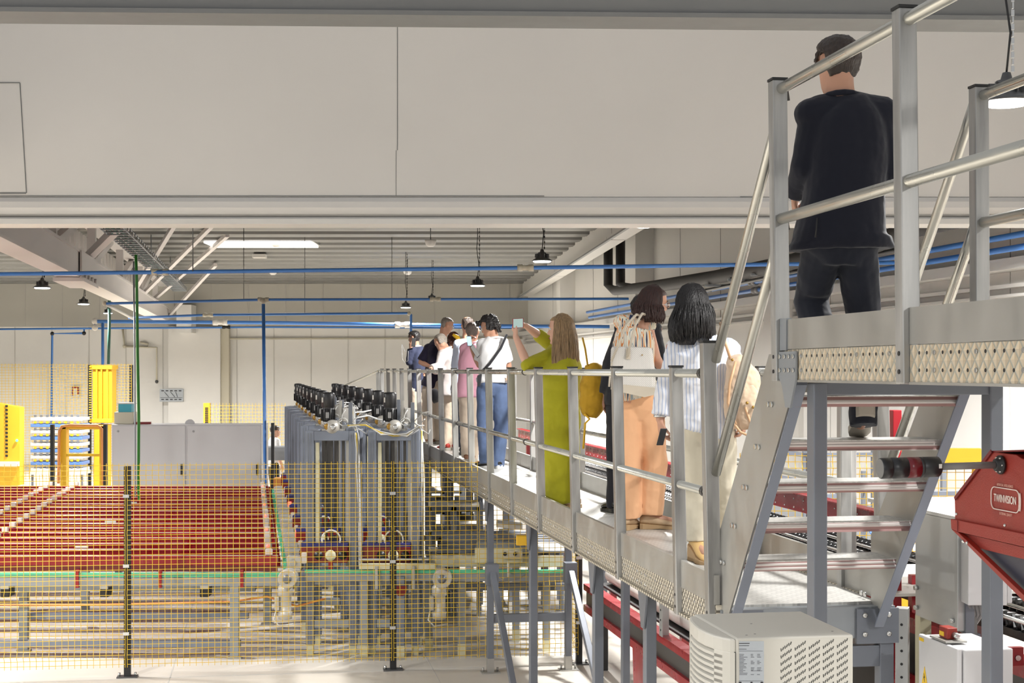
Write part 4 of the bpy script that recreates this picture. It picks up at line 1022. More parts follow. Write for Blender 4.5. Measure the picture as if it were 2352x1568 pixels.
# lower belt conveyor
lb = thing('belt_conveyor', W(XX(3.3), 12, 0), 'lower red sided conveyor with pale belt passing under the walkway', 'conveyor')
y0, y1 = 8.6, 14.4
MB().wbox(XX(3.16), XX(3.26), y0, y1, .775, .79).wbox(XX(3.16), XX(3.165), y0, y1, .73, .78).build('top_flange', 'red', lb)
MB().wbox(XX(3.19), XX(3.21), y0, y1, .58, .73).build('side_web', 'rail_dark', lb)
MB().wbox(XX(3.16), XX(3.26), y0, y1, .52, .585).build('lower_flange', 'red', lb)
o = MB().tube([W(XX(3.42), y0, .90), W(XX(3.42), y1-.2, .90)], .085, 16).build('belt_roll', 'belt_white', lb)
MB().wbox(XX(3.50), XX(4.1), y0, y1, .93, .95).build('belt', 'belt_white', lb)
MB().wbox(XX(3.30), XX(4.1), y0, y1-.1, .79, .81).build('bed_plate', 'black', lb)
MB().wbox(XX(4.12), XX(4.2), y0, y1, .85, 1.1).build('far_side', 'black', lb)
for y in (9.1, 10.1, 11.4): 
    o = MB().wbox(XX(3.15), XX(3.155), y, y+.09, .79, 1.12).wbox(XX(3.155), XX(3.23), y+.085, y+.09, .79, 1.12).build('perforated_angle', 'sheet_bright', lb)
    mb = MB()
    for k in range(4): mb.cyl(W(XX(3.15)-.003, y+.045, .84+.08*k), W(XX(3.15), y+.045, .84+.08*k), .009, 8)
    mb.build('hole', 'black', o)
MB().prism([W(XX(3.17), 12.05, .52), W(XX(3.17), 12.45, .52), W(XX(3.17), 12.40, .12), W(XX(3.17), 12.2, .02), W(XX(3.17), 12.05, .12)], WX*.02).build('red_gusset', 'red', lb)
for y in (10.2, 12.3, 14): MB().wbox(XX(3.24), XX(3.32), y, y+.07, 0, .52).build('leg', 'black', lb)
tag(MB().wbox(XX(3.25), XX(3.9), 8.7, 9.3, 0, .45).build('galvanised_bin', 'galv_sheet', bevel=.01), 'open galvanised bin below the red belt conveyor, left of the cooling unit', 'bin')
# yellow fence on the right and machine behind it
rf = thing('right_mesh_fence', V(((1870-1176)*14/F, 14, 0)), 'yellow mesh fence seen through the stair steps behind the red board', 'fence')
fx = lambda px: (px-1176)*14.0/F
for a, b in ((1700, 1858), (1866, 2036)):
    mesh_panel(V((fx(a), 14, 0)), V((fx(b), 14, 0)), .1, HC-190*14/F, .062, .003, (.8, 1.4, 1.98), V((0,-1,0)), .058).build('wire_panel', 'yellow_wire', rf)
for px in (1862, 2040): MB().abox(fx(px)-.03, fx(px)+.03, 14.01, 14.07, 0, 2.12).build('post', 'black', rf)
MB().abox(fx(2036), fx(2100), 13.95, 14.0, 2.02, 2.10).build('top_bar', 'yellow', rf)
for i, (x, y, w_, d_, h, m) in enumerate(((5.9, 13.2, .9, .9, 1.9, 'steel_pale'), (5.0, 14.6, .9, 1.0, 1.75, 'cabinet_white'), (6.2, 16.5, .9, 1.6, 2.1, 'steel_pale'))):
    t = thing('packing_machine', W(x, y, 0), ['grey framed machine nearest behind the right yellow fence', 'white boxed machine behind the middle of the right fence', 'tall grey machine farthest behind the right fence'][i], 'machine')
    MB().wbox(x, x+w_, y, y+d_, .1, h*.62).build('body', m, t, bevel=.02)
    for a in (x, x+w_-.05):
        for b in (y, y+d_-.05): MB().wbox(a, a+.05, b, b+.05, 0, h).build('upright', 'steel_grey', t)
    for z in (h*.75, h*.9): MB().wbox(x, x+w_, y, y+.04, z, z+.05).wbox(x, x+.04, y, y+d_, z, z+.05).build('rail', 'steel_blue', t)
    MB().tube([W(x-.03, y+.1+.2*k*.5, h*.7+.05*math.sin(k*1.3)) for k in range(8)], .02, 6).build('hose', 'blue_pipe', t)
# yellow barrier bars right of the stair
yb2 = thing('yellow_barrier', W(XX(4.9), 8.2, 0), 'yellow barrier frame between the stair and the red hood', 'barrier')
D = 10.2
for y_, t_ in ((1040, .07), (1056, .045), (1152, .05)): MB().box(U(2165 if y_ < 1100 else 2205, y_, D), .52 if y_ < 1100 else .32, .05, t_).build('bar', 'yellow', yb2, bevel=.006)
for px in (2249, 2078): MB().abox((px-1176)*D/F-.035, (px-1176)*D/F+.035, D, D+.06, 0, HC-182*D/F).build('post', 'yellow', yb2, bevel=.006)
MB().abox((2085-1176)*D/F, (2245-1176)*D/F, D-.01, D+.1, HC-200*D/F, HC-196*D/F).build('cap', 'belt_white', yb2)
o = mesh_panel(V(((2085-1176)*D/F, D+.1, 0)), V(((2245-1176)*D/F, D+.1, 0)), .3, HC-195*D/F, .055, .002, (), V((0,-1,0))); o.build('wire_panel', 'yellow_wire', yb2)
# posts of the far machine seen through the steps
tag(MB().wbox(XX(3.12), XX(3.18), 7.55, 7.62, 0, 2.62).build('strut', 'galv_post', bevel=.004), 'slim galvanised strut seen through the steps, left of the rail post', 'post')
tag(MB().wbox(XX(3.3), XX(3.35), 7.35, 7.41, 0, 2.70).build('red_strut', 'red', bevel=.004), 'slim red strut behind the stair near the right stringer', 'post')

# ------------------------------------------------------------------ galvanised cabinet, white boxes
gb = thing('galvanised_housing', W(XX(3.3), 7.0, 1.2), 'shiny galvanised sheet housing right of the stair', 'machine housing')
yA, yB = yD(7.06, XX(3.3)), yD(7.52, XX(3.3))
MB().wbox(XX(3.3), XX(3.345), yA, yB, HC-1.245, HC-.712).build('side_sheet', 'sheet_bright', gb, bevel=.004)
MB().wbox(XX(3.345), XX(3.40), yA-.004, yA+.03, HC-1.26, HC-.70).build('corner_profile', 'beam_grey', gb)
MB().wbox(XX(3.3), XX(4.1), yA+.02, yB+.6, HC-.72, HC-.70).build('top', 'belt_white', gb)
mb = MB()
for y, z in ((yA+.04, HC-1.20), (yB-.03, HC-1.10), (yB-.03, HC-1.20)): mb.cyl(W(XX(3.3)-.02, y, z), W(XX(3.3), y, z), .012, 8)
mb.build('bolt', 'bolt', gb)
MB().wbox(XX(3.3), XX(3.36), yB-.06, yB, 0, HC-1.24).build('stand', 'cream_strip', gb)
MB().wbox(XX(3.36), XX(3.42), yA, yA+.06, 0, HC-1.26).build('stand', 'steel_grey', gb)
cc = thing('hanging_cabinet', W(XX(3.5), 6.6, 1.8), 'white electrical cabinet hanging behind the platform leg', 'cabinet')
D = 6.95; x0, x1 = (2224-1176)*D/F, (2313-1176)*D/F
MB().abox(x0, x1, D, D+.25, HC-540*D/F, HC-385*D/F).build('body', 'cabinet_white', cc, bevel=.004)
MB().abox(x1+.004, x1+.028, D+.01, D+.22, HC-536*D/F, HC-390*D/F).build('door', 'cabinet_white', cc, bevel=.004)
for k in range(4): MB().tube([U(2226+k*8, 1385, D+.1), U(2228+k*9, 1410, D+.12), U(2222+k*6, 1432, D+.15), U(2205+k*4, 1450, D+.15)], .010, 6).build('cable', 'cable_grey', cc)
MB().abox(x0+.02, x0+.06, D+.1, D+.16, 0, HC-540*D/F).build('stand', 'steel_grey', cc)
lc = thing('lower_cabinet', W(XX(3.0), 6.2, 0), 'white cabinet at the bottom right with a yellow warning triangle', 'cabinet')
x0 = XX(3.0); y0 = yD(6.40, x0); y1 = yD(6.78, x0); zt = HC-643*6.4/F
MB().wbox(x0+.022, x0+.25, y0, y1, 0, zt).build('body', 'cabinet_white', lc, bevel=.006)
o = MB().wbox(x0-.005, x0+.018, y0+.01, y1+.01, .05, zt+.003).build('door', 'cabinet_white', lc, bevel=.005)
xs = x0-.0055; ym = y1-.055
MB().prism([W(xs, ym+.028, zt-.215), W(xs, ym-.028, zt-.215), W(xs, ym, zt-.135)], WX*-.0015).build('warning_triangle', 'warning_yellow', o)
MB().prism([W(xs-.0018, ym+.004, zt-.165), W(xs-.0018, ym-.006, zt-.185), W(xs-.0018, ym+.001, zt-.185), W(xs-.0018, ym-.005, zt-.205), W(xs-.0018, ym+.008, zt-.182), W(xs-.0018, ym+.0, zt-.182)], WX*-.001).build('bolt_symbol', 'ink', o)
MB().wbox(xs-.0015, xs, ym-.028, ym+.028, zt-.30, zt-.225).build('label', 'white_plastic', o)
MB().wbox(xs-.003, xs-.0015, ym-.012, ym+.010, zt-.28, zt-.25).build('label_mark', 'ink', o)
MB().wbox(xs-.0015, xs, y1-.045, y1-.0, zt-.025, zt-.01).build('yellow_label', 'warning_yellow', o)
MB().wbox(x0+.25, x0+.31, y0+.02, y0+.05, zt-.08, zt).build('bracket', 'red_dark', lc)
MB().lathe(W(x0+.28, y0+.018, zt-.045), -WY, [(0, .012), (.008, .012)], 10).build('bolt', 'bolt', lc)
sw = thing('safety_switch', W(x0+.05, y0+.2, zt), 'small red safety switch with yellow label on the lower white cabinet', 'switch')
p = W(x0+.045, y0+.20, zt)
MB().box(p+V((0,0,.012)), .10, .16, .008, (WX, WY, UZ)).build('mounting_plate', 'galv_sheet', sw)
MB().box(p+V((0,0,.042)), .05, .08, .050, (WX, WY, UZ)).build('body', 'red_machine', sw, bevel=.004)
MB().box(p-WX*.0255+V((0,0,.036))+WY*.012, .001, .045, .020, (WX, WY, UZ)).build('label', 'warning_yellow', sw)
MB().lathe(p-WY*.04+V((0,0,.036))+WX*.01, -WY, [(0, .014), (.03, .014), (.035, .008)], 12).build('connector', 'bolt', sw)
# perforated galvanised post
pp = thing('perforated_post', W(XX(3.0), 7.0, 0), 'square galvanised post with a column of holes, right of the stair foot', 'post')
D = 7.3; xc_ = (2079-1176)*D/F; zt2 = HC-548*D/F
MB().box(V((xc_, D+.05, zt2/2)), .062, .075, zt2, (V((.93,-.36,0)), V((.36,.93,0)), UZ)).build('post', 'sheet_bright', pp, bevel=.003)
mb = MB()
for k in range(9): q = V((xc_, D+.05, zt2-.08-.065*k)) - V((.36,.93,0))*.038; mb.cyl(q, q-V((.36,.93,0))*.001, .007, 8)
mb.build('hole', 'black', pp)
# table with cardboard between stair foot and post
D = 7.9
t = thing('side_table', V(((2010-1176)*D/F, D, 0)), 'dark sided cabinet under cardboard pieces below the stair end', 'cabinet')
zt3 = HC-656*D/F; xa_, xb_ = (1960-1176)*D/F, (2056-1176)*D/F
MB().abox(xa_, xb_, D, D+.5, 0, zt3-.015).build('body', 'rail_dark', t)
MB().abox(xa_-.01, xb_+.01, D-.01, D+.52, zt3-.015, zt3).build('top', 'galv_sheet', t)
tag(MB().abox((1962-1176)*D/F, (1998-1176)*D/F, D+.05, D+.3, zt3, zt3+.05).build('cardboard_box', 'cardboard'), 'flat brown cardboard box left on the dark cabinet', 'box')
o = MB().abox((2026-1176)*D/F, (2050-1176)*D/F, D+.05, D+.25, zt3, zt3+.06).build('cardboard_carton', 'cream_strip'); tag(o, 'small pale carton right of the brown cardboard box', 'box')

# ------------------------------------------------------------------ red hood
rh = thing('inspection_hood', W(XX(2.4), 4.9, 2.2), 'red sheet metal machine hood with white lettering at the right edge', 'machine')
def RP(px, py, x=2.4):
    D = x*F/(px-610); return U(px, py, D)
def rpoly(pts, x, th): return MB().prism([RP(a, b, x) for a, b in pts], WX*th)
rpoly([(2192,1143),(2193,1193),(2500,1260),(2500,1110),(2345,1052),(2334,1044),(2276,1037)], 2.4, .35).build('upper_panel', 'red_machine', rh, bevel=.003)
rpoly([(2275,1035),(2500,1027),(2500,1031),(2277,1039)], 2.4, .35).build('top_edge', 'red_dark', rh)
MB().beam(RP(2193,1145,2.395), RP(2277,1036,2.395), .012, .004, up=WX).build('edge_fold', 'red_dark', rh)
rpoly([(2183,1191),(2184,1214),(2199,1221),(2500,1290),(2500,1256),(2199,1194)], 2.385, .36).build('skirt', 'red_machine', rh, bevel=.003)
MB().beam(RP(2199,1195,2.382), RP(2199,1220,2.382), .003, .002, up=WX).build('seam', 'red_dark', rh)
rpoly([(2200,1221),(2500,1292),(2500,1320),(2246,1258)], 2.41, .30).build('hopper_lip', 'red_machine', rh)
rpoly([(2246,1258),(2500,1320),(2500,1525)], 2.42, .25).build('hopper_panel', 'hopper_blue', rh)
mb = MB().prism([RP(2184,1214,2.385), RP(2199,1221,2.385), RP(2500,1508,2.385), RP(2500,1530,2.385)], WX*.02)
mb.build('hopper_edge', 'red_machine', rh, bevel=.002)
mb = MB()
for a, b in ((2197,1180),(2308,1206),(2212,1243),(2221,1246)): mb.ball(RP(a, b, 2.383), .0055, 8, 5)
mb.build('rivet', 'bolt', rh)
for y in (3.3, ): MB().wbox(XX(2.5), XX(2.56), y, y+.06, 0, 2.2).build('stand', 'steel_grey', rh)
MB().wbox(XX(2.66), XX(2.72), 4.5, 4.56, 0, 2.1).build('stand', 'steel_grey', rh)
RT, NU = -WY, UZ
cxp = RP(2308,1147,2.396)
text_mesh('lettering', 'TWINVISION', .036, cxp, RT, UZ, 'letter_white', rh, .0006, sx=.70)
text_mesh('lettering_small', 'ARTIFICIAL INTELLIGENCE', .0125, RP(2308,1115,2.396), RT, UZ, 'letter_pale', rh, .0004, sx=.72)
text_mesh('lettering_small', 'EXTERNAL QUALITY', .0125, RP(2310,1181,2.396), RT, UZ, 'letter_pale', rh, .0004, sx=.72)
pill = []
hw, hh, rad = .092, .036, .022
for cx_, cy_, a0 in ((hw-rad, hh-rad, 0), (-hw+rad, hh-rad, 90), (-hw+rad, -hh+rad, 180), (hw-rad, -hh+rad, 270)):
    for k in range(6):
        a = math.radians(a0+18*k); pill.append(cxp + RT*(cx_+rad*math.cos(a)) + UZ*(cy_+rad*math.sin(a)))
pill.append(pill[0]); MB().tube(pill, .0018, 6, cap=False).build('logo_outline', 'letter_white', rh)
for rr_, m in ((.095, .0018), (.103, .0022)):
    MB().tube([cxp + RT*(-.01+rr_+.006*math.cos(k*.4-1.0)*1.2) + UZ*(.030*math.sin((k-2.5)*.5)) for k in range(6)], m, 6).build('logo_arc', 'letter_white', rh)
# stack light
sl = thing('stack_light', RP(2300,1067), 'black signal light with dark red band pointing left from the red hood', 'signal light')
base = RP(2300,1067,2.395); ax = (-WX + V((0,0,-.018))).normalized()
MB().lathe(base, ax, [(0,.031),(.008,.031),(.010,.020),(.022,.020),(.024,.014)], 24).build('flange', 'black', sl)
mb = MB()
d_, a_, u_ = frame_of(ax)
for k in range(6): q = base+(a_*math.cos(k*1.047)+u_*math.sin(k*1.047))*.025; mb.cyl(q+ax*.006, q+ax*.014, .003, 6)
mb.build('flange_screw', 'bolt', sl)
MB().cyl(base+ax*.02, base+ax*.215, .0115, 16).build('stem', 'stem_grey', sl)
b2 = base+ax*.215
MB().lathe(b2, ax, [(0,.012),(.001,.028),(.006,.033),(.060,.0335),(.061,.0325),(.063,.0335),(.072,.0335)], 32).build('base_module', 'black_gloss', sl)
MB().lathe(b2, ax, [(.072,.0335),(.115,.0335)], 32).build('red_module', 'red_lamp', sl)
MB().lathe(b2, ax, [(.115,.0335),(.165,.0335),(.166,.031),(.169,.031),(.170,.0335),(.200,.0335),(.203,.032)], 32).build('black_module', 'black_gloss', sl)
MB().lathe(b2, ax, [(.2025,.0315),(.204,.0305)], 32).build('end_cap', 'beam_grey', sl)
q = b2+ax*.012; MB().box(q+(-WY)*.0335+V((0,0,.004)), .010, .002, .014, (ax, WY, UZ)).build('sticker', 'white_plastic', sl)

# ------------------------------------------------------------------ cooling unit at the bottom
ac = thing('cooling_unit', U(1780, 1500, 4.4), 'large cream cabinet cooling unit at the bottom with louvres and slots', 'air conditioner')
x0 = XX(1080*4.2/F); yn = yD(4.2, x0); zt = HC-615*4.2/F; wd = .352; dp = .42
prof = [(0, 0), (-.014, .008), (-.030, .03), (-.044, .07), (-.053, .13), (-.055, .19), (-.050, .25), (-.040, .32), (-.022, .39), (0, .42)]
pl = lambda q, off=0: W(x0+q[0]+off, yn+q[1], 0)
z0 = zt-.80
MB().wbox(x0, x0+wd, yn, yn+dp, z0, zt).build('body', 'ac_cream', ac, bevel=.006)
MB().prism([pl(q)+V((0,0,zt-.045)) for q in prof], V((0,0,.043))).build('front_hood', 'ac_cream', ac, bevel=.006)
ins = [(q[0]*.72, q[1]) for q in prof]
MB().prism([pl(q)+V((0,0,z0)) for q in ins], V((0,0,.76))).build('louvre_core', 'louvre_dark', ac)
for sgn in (0,):
    MB().prism([pl(q)+V((0,0,z0)) for q in prof[:4]] + [pl((0,.07))+V((0,0,z0))], V((0,0,.76))).build('side_cheek', 'ac_cream', ac, bevel=.003)
    MB().prism([pl(q)+V((0,0,z0)) for q in prof[7:]] + [pl((0,.32))+V((0,0,z0))], V((0,0,.76))).build('side_cheek', 'ac_cream', ac, bevel=.003)
for k in range(42):
    z = zt-.062-.0178*k
    if z < z0: break
    q2 = prof[2:9]
    rings = []
    lo = [pl(q)+V((0,0,z)) for q in q2]; up_ = [pl((q[0]*.8, q[1]))+V((0,0,z+.006)) for q in q2]
    mb = MB()
    for i in range(len(q2)-1):
        a, b = lo[i], lo[i+1]; c, d = up_[i+1], up_[i]; h = V((0,0,.0085))
        mb.hexa([a, b, c, d, a+h, b+h, c+h, d+h])
    mb.build('louvre', 'ac_cream', ac)
def FPt(px, py): # point on the face turned to the camera
    t = (px-1690)/280.0; top = 1465-10*t; sc = 4.2/(F)*(1+.0*t)
    x = x0 + wd*t; D = 4.2 + wd*t*ST
    return W(x, yn, HC-(py-850)*D/F)
nrm = -WY
o = MB().hexa([FPt(1698,1600)+nrm*.0004, FPt(1756,1600)+nrm*.0004, FPt(1756,1600)+nrm*.001, FPt(1698,1600)+nrm*.001, FPt(1698,1472)+nrm*.0004, FPt(1756,1472)+nrm*.0004, FPt(1756,1472)+nrm*.001, FPt(1698,1472)+nrm*.001]).build('rating_label', 'label_grey', ac)
def pbar(mb, a, b, py, t=.0011):
    p, q = FPt(a, py)+nrm*.0013, FPt(b, py)+nrm*.0013; mb.beam(p, q, .0006, t)
mb = MB(); rr = random.Random(4)
pbar(mb, 1696+1, 1722, 1477, .002); pbar(mb, 1697, 1721, 1482, .0014); pbar(mb, 1697, 1715, 1490); pbar(mb, 1697, 1753, 1494.5, .0006)
for k in range(16):
    y = 1502+3.1*k
    pbar(mb, 1698, 1698+rr.uniform(8, 20), y, .0009)
    if k % 5 < 3: pbar(mb, 1725, 1725+rr.uniform(5, 9), y, .0009); pbar(mb, 1740, 1740+rr.uniform(5, 10), y, .0009)
pbar(mb, 1726, 1752, 1540, .0006); pbar(mb, 1697, 1753, 1563, .0006)
for a, b in ((1697, 1703), (1724, 1729), (1748, 1754)): pbar(mb, a, b, 1567, .005)
mb.build('label_print', 'ink', o)
mb = MB()
for c in range(5):
    for r in range(-1, 9):
        for k in range(6):
            px = 1797+33.6*c+4.6*k; py = 1492-2*c+16.3*r-3.1*k
            if c < 4 and r < 0 and False: continue
            if r < 0 and c < 1: continue
            if r < 0: continue
            p = FPt(px, py)
            lean = .0016 if k % 2 else -.0004
            mb.beam(p+V((0,0,-.0042))-WX*lean+nrm*.0006, p+V((0,0,.0042))+WX*lean+nrm*.0006, .0026, .0008, up=nrm)
mb.build('vent_slot', 'louvre_dark', ac)
mb = MB()
for a, b in ((.045, .02), (.075, .035), (wd-.04, .04), (.12, .20)): mb.cyl(W(x0+a, yn+b+.02, zt), W(x0+a, yn+b+.02, zt+.0006), .0035, 8)
mb.build('screw', 'beam_grey', ac)
ab = tag(MB().wbox(x0+.0, x0+wd, yn, yn+dp, 0, z0).build('machine_cabinet', 'cabinet_grey', bevel=.01), 'grey machine cabinet below the cream cooling unit, out of the frame', 'cabinet')
# ================================================================== PEOPLE
def cloth(name, col, rough=.8, kind=None, **k):
    m = mat(name, col, rough, 0, bump=.18, bscale=18, spec=.25, **k)
    m.node_tree.nodes['Principled BSDF'].inputs['Sheen Weight'].default_value = .15
    return m
cloth('suit_navy', (.010, .011, .020)); cloth('trouser_dark', (.016, .018, .028))
cloth('polo_navy', (.018, .014, .035)); cloth('coat_dark', (.016, .020, .045)); cloth('black_cloth', (.018, .018, .022))
cloth('tee_white', (.76, .76, .77)); cloth('shirt_white', (.66, .60, .58)); cloth('shirt_pink', (.70, .36, .45)); cloth('shirt_blue', (.50, .56, .68))
cloth('trouser_cream', (.66, .60, .47)); cloth('trouser_beige', (.56, .46, .36)); cloth('trouser_orange', (.84, .47, .26))
cloth('denim', (.085, .125, .23), .75, var=.25, vscale=7); cloth('dress_lime', (.36, .34, .012)); cloth('bag_mustard', (.50, .29, .02))
cloth('bag_beige', (.60, .45, .32)); cloth('strap_black', (.025, .025, .03)); cloth('tan_suede', (.62, .40, .16))
mat('skin', (.56, .30, .20), .5, var=.06, vscale=14); mat('skin_pale', (.62, .37, .27), .5); mat('skin_dark', (.34, .17, .11), .5)
for m_ in ('skin', 'skin_pale', 'skin_dark'):
    MT[m_].node_tree.nodes['Principled BSDF'].inputs['Subsurface Weight'].default_value = .0
mat('lip', (.42, .13, .11), .4); mat('eye_white', (.75, .73, .70), .2); mat('iris', (.05, .03, .02), .2)
def hairmat(n, c, c2): 
    m = mat(n, c, .42, bump=.6, bscale=60, stretch=(3,3,.25), var=.45, vscale=45, spec=.5)
hairmat('hair_black', (.012, .010, .010), 0); hairmat('hair_brown', (.034, .020, .013), 0); hairmat('hair_dark_red', (.040, .014, .010), 0)
hairmat('hair_blond', (.34, .22, .11), 0); hairmat('hair_grey', (.30, .26, .22), 0); hairmat('hair_greybrown', (.13, .10, .085), 0); hairmat('hair_red', (.09, .025, .012), 0)
mat('leather_brown', (.22, .10, .05), .3); mat('leather_black', (.015, .014, .014), .25); mat('sole_beige', (.42, .38, .32), .6); mat('cork', (.48, .32, .17), .8)
mat('shoe_white', (.72, .72, .70), .5); mat('sandal_tan', (.62, .44, .27), .5); mat('red_shoe', (.35, .03, .02), .5); mat('glass_clear', (.75, .78, .8), .1, .4)
mat('silver', (.7, .7, .68), .25, .9)
# striped shirt
m = mat('shirt_striped', (.8, .8, .82), .8, spec=.2); nt = m.node_tree; b = nt.nodes['Principled BSDF']
tc = nt.nodes.new('ShaderNodeTexCoord'); sp = nt.nodes.new('ShaderNodeSeparateXYZ'); nz = nt.nodes.new('ShaderNodeTexNoise'); nz.inputs['Scale'].default_value = 5
nt.links.new(tc.outputs['Object'], sp.inputs[0]); nt.links.new(tc.outputs['Object'], nz.inputs[0])
xw = mnode(nt, 'ADD', sp.outputs[0], mnode(nt, 'MULTIPLY', nz.outputs[0], .03))
f = mnode(nt, 'FRACT', mnode(nt, 'MULTIPLY', xw, 52.0)); l1 = mnode(nt, 'LESS_THAN', f, .27)
f2 = mnode(nt, 'LESS_THAN', mnode(nt, 'FRACT', mnode(nt, 'MULTIPLY', xw, 13.0)), .8)
nt.links.new(mixcol(nt, mnode(nt, 'MULTIPLY', l1, f2), (.80, .80, .83), (.44, .51, .68)), b.inputs['Base Color'])
# painted stroke blouse
m = mat('blouse_strokes', (.8, .74, .62), .8, spec=.2); nt = m.node_tree; b = nt.nodes['Principled BSDF']
tc = nt.nodes.new('ShaderNodeTexCoord'); mp = nt.nodes.new('ShaderNodeMapping'); mp.inputs['Scale'].default_value = (34, 20, 3.2)
nz = nt.nodes.new('ShaderNodeTexNoise'); nz.inputs['Scale'].default_value = 1.0; nz.inputs['Detail'].default_value = 1
cr = nt.nodes.new('ShaderNodeValToRGB'); cr.color_ramp.interpolation = 'CONSTANT'
for i, (p_, c_) in enumerate(((0, (.04, .05, .10)), (.36, (.74, .69, .55)), (.44, (.70, .25, .08)), (.49, (.78, .73, .60)), (.56, (.35, .40, .42)), (.60, (.80, .74, .62)), (.67, (.75, .33, .10)))):
    e = cr.color_ramp.elements[0] if i == 0 else (cr.color_ramp.elements[1] if i == 1 else cr.color_ramp.elements.new(p_))
    e.position = p_; e.color = (*c_, 1)
nt.links.new(tc.outputs['Object'], mp.inputs[0]); nt.links.new(mp.outputs[0], nz.inputs[0]); nt.links.new(nz.outputs[0], cr.inputs[0]); nt.links.new(cr.outputs[0], b.inputs['Base Color'])
# woven white bag
m = mat('bag_white', (.74, .71, .66), .5); nt = m.node_tree; b = nt.nodes['Principled BSDF']
tc = nt.nodes.new('ShaderNodeTexCoord'); sp = nt.nodes.new('ShaderNodeSeparateXYZ'); nt.links.new(tc.outputs['Object'], sp.inputs[0])
u_ = mnode(nt, 'MULTIPLY', mnode(nt, 'ADD', sp.outputs[0], sp.outputs[2]), 75.0); v_ = mnode(nt, 'MULTIPLY', mnode(nt, 'SUBTRACT', sp.outputs[0], sp.outputs[2]), 75.0)
dd_ = mnode(nt, 'MULTIPLY', mnode(nt, 'LESS_THAN', mnode(nt, 'FRACT', u_), .45), mnode(nt, 'LESS_THAN', mnode(nt, 'FRACT', v_), .45))
nt.links.new(mixcol(nt, dd_, (.76, .735, .69), (.50, .46, .41)), b.inputs['Base Color'])

def lerp(a, b, t): return a + (b-a)*t
def limb(mb, pts, rad, n=14, fine=4, end=True):
    P_, R_ = [], []
    for i in range(len(pts)-1):
        for k in range(fine):
            t = k/fine; P_.append(lerp(pts[i], pts[i+1], t)); R_.append(lerp(rad[i], rad[i+1], t))
    P_.append(pts[-1]); R_.append(rad[-1]); mb.tube(P_, R_, n)
    for p, r in list(zip(pts, rad))[:None if end else -1]: mb.ball(p, r, 12, 8)
def trunk(mb, secs, R, n=24):
    """secs: (centre, half width, half depth)"""
    rings = []
    for i, (c, a, b) in enumerate(secs):
        t = (secs[min(i+1, len(secs)-1)][0] - secs[max(i-1, 0)][0]).normalized()
        r = (R - t*R.dot(t)).normalized(); f = t.cross(r) * -1
        ring = []
        for k in range(n):
            an = 2*math.pi*k/n; ca, sa = math.cos(an), math.sin(an)
            e = .80
            ring.append(c + r*a*math.copysign(abs(ca)**e, ca) + f*b*math.copysign(abs(sa)**e, sa))
        rings.append(ring)
    mb.loft(rings)
def smooth_secs(secs, m=4):
    out = []
    for i in range(len(secs)-1):
        p0 = secs[max(i-1, 0)]; p1, p2 = secs[i], secs[i+1]; p3 = secs[min(i+2, len(secs)-1)]
        for k in range(m):
            t = k/m
            def cr_(a, b, c, d): return (b*2 + (c-a)*t + (a*2-b*5+c*4-d)*t*t + (b*3-a-c*3+d)*t*t*t)*.5
            out.append(tuple(cr_(p0[j], p1[j], p2[j], p3[j]) for j in range(3)))
    return out + [secs[-1]]
def hand(mb, wr, d, nrm, curl=.35, side=1, s=1.0):
    """wr wrist, d pointing direction, nrm palm normal, side = thumb side along d x nrm"""
    d = d.normalized(); nrm = (nrm - d*nrm.dot(d)).normalized(); lat = d.cross(nrm).normalized()*side
    secs = [(wr, .026*s, .020*s), (wr+d*.03*s, .033*s, .018*s), (wr+d*.07*s, .040*s, .016*s), (wr+d*.095*s, .038*s, .013*s)]
    trunk(mb, secs, lat, 14)
    for i, (o, L) in enumerate(((.029, .92), (.010, 1.0), (-.010, .95), (-.028, .76))):
        p = wr + d*.088*s + lat*o*s; dirv = (d + lat*o*2.2).normalized(); ang = 0; pts = [p]; c = curl*(1+.12*i)
        for L_ in (.042, .030, .022):
            ang += c; dv = dirv*math.cos(ang) + nrm*math.sin(ang); p = p + dv*L_*L*s; pts.append(p)
        limb(mb, pts, [.0092*s, .0086*s, .0080*s, .0068*s], 8, 2)
    p = wr + d*.028*s + lat*.026*s; dv = (d*.75 + lat*.62 + nrm*.28).normalized(); pts = [p]
    for L_, c in ((.038, 0), (.032, .25), (.024, .3)):
        dv = (dv + nrm*c*curl*1.5 + d*.1).normalized(); p = p + dv*L_*s; pts.append(p)
    limb(mb, pts, [.0125*s, .0108*s, .0098*s, .008*s], 8, 2)
HEAD = [(-.118,.020,.070,.045),(-.108,.036,.084,.012),(-.085,.050,.090,-.025),(-.060,.058,.090,-.052),(-.030,.065,.089,-.072),(0,.070,.088,-.088),(.030,.074,.090,-.097),(.055,.074,.088,-.099),(.080,.067,.078,-.091),(.100,.050,.056,-.068),(.112,.026,.026,-.035),(.116,.006,.0,-.01)]
class Fr:
    def __init__(s, c, yaw, pitch=0, roll=0, sc=1.0):
        a = math.radians(yaw); f = V((math.sin(a), math.cos(a), 0)); p = math.radians(pitch)
        s.c = c; s.f = f*math.cos(p) + UZ*math.sin(p); s.u = UZ*math.cos(p) - f*math.sin(p); s.r = s.f.cross(s.u)
        if roll:
            q = math.radians(roll); s.u, s.r = s.u*math.cos(q) + s.r*math.sin(q), s.r*math.cos(q) - s.u*math.sin(q)
        s.s = sc
    def __call__(s, x, y, z): return s.c + (s.r*x + s.f*y + s.u*z)*s.s
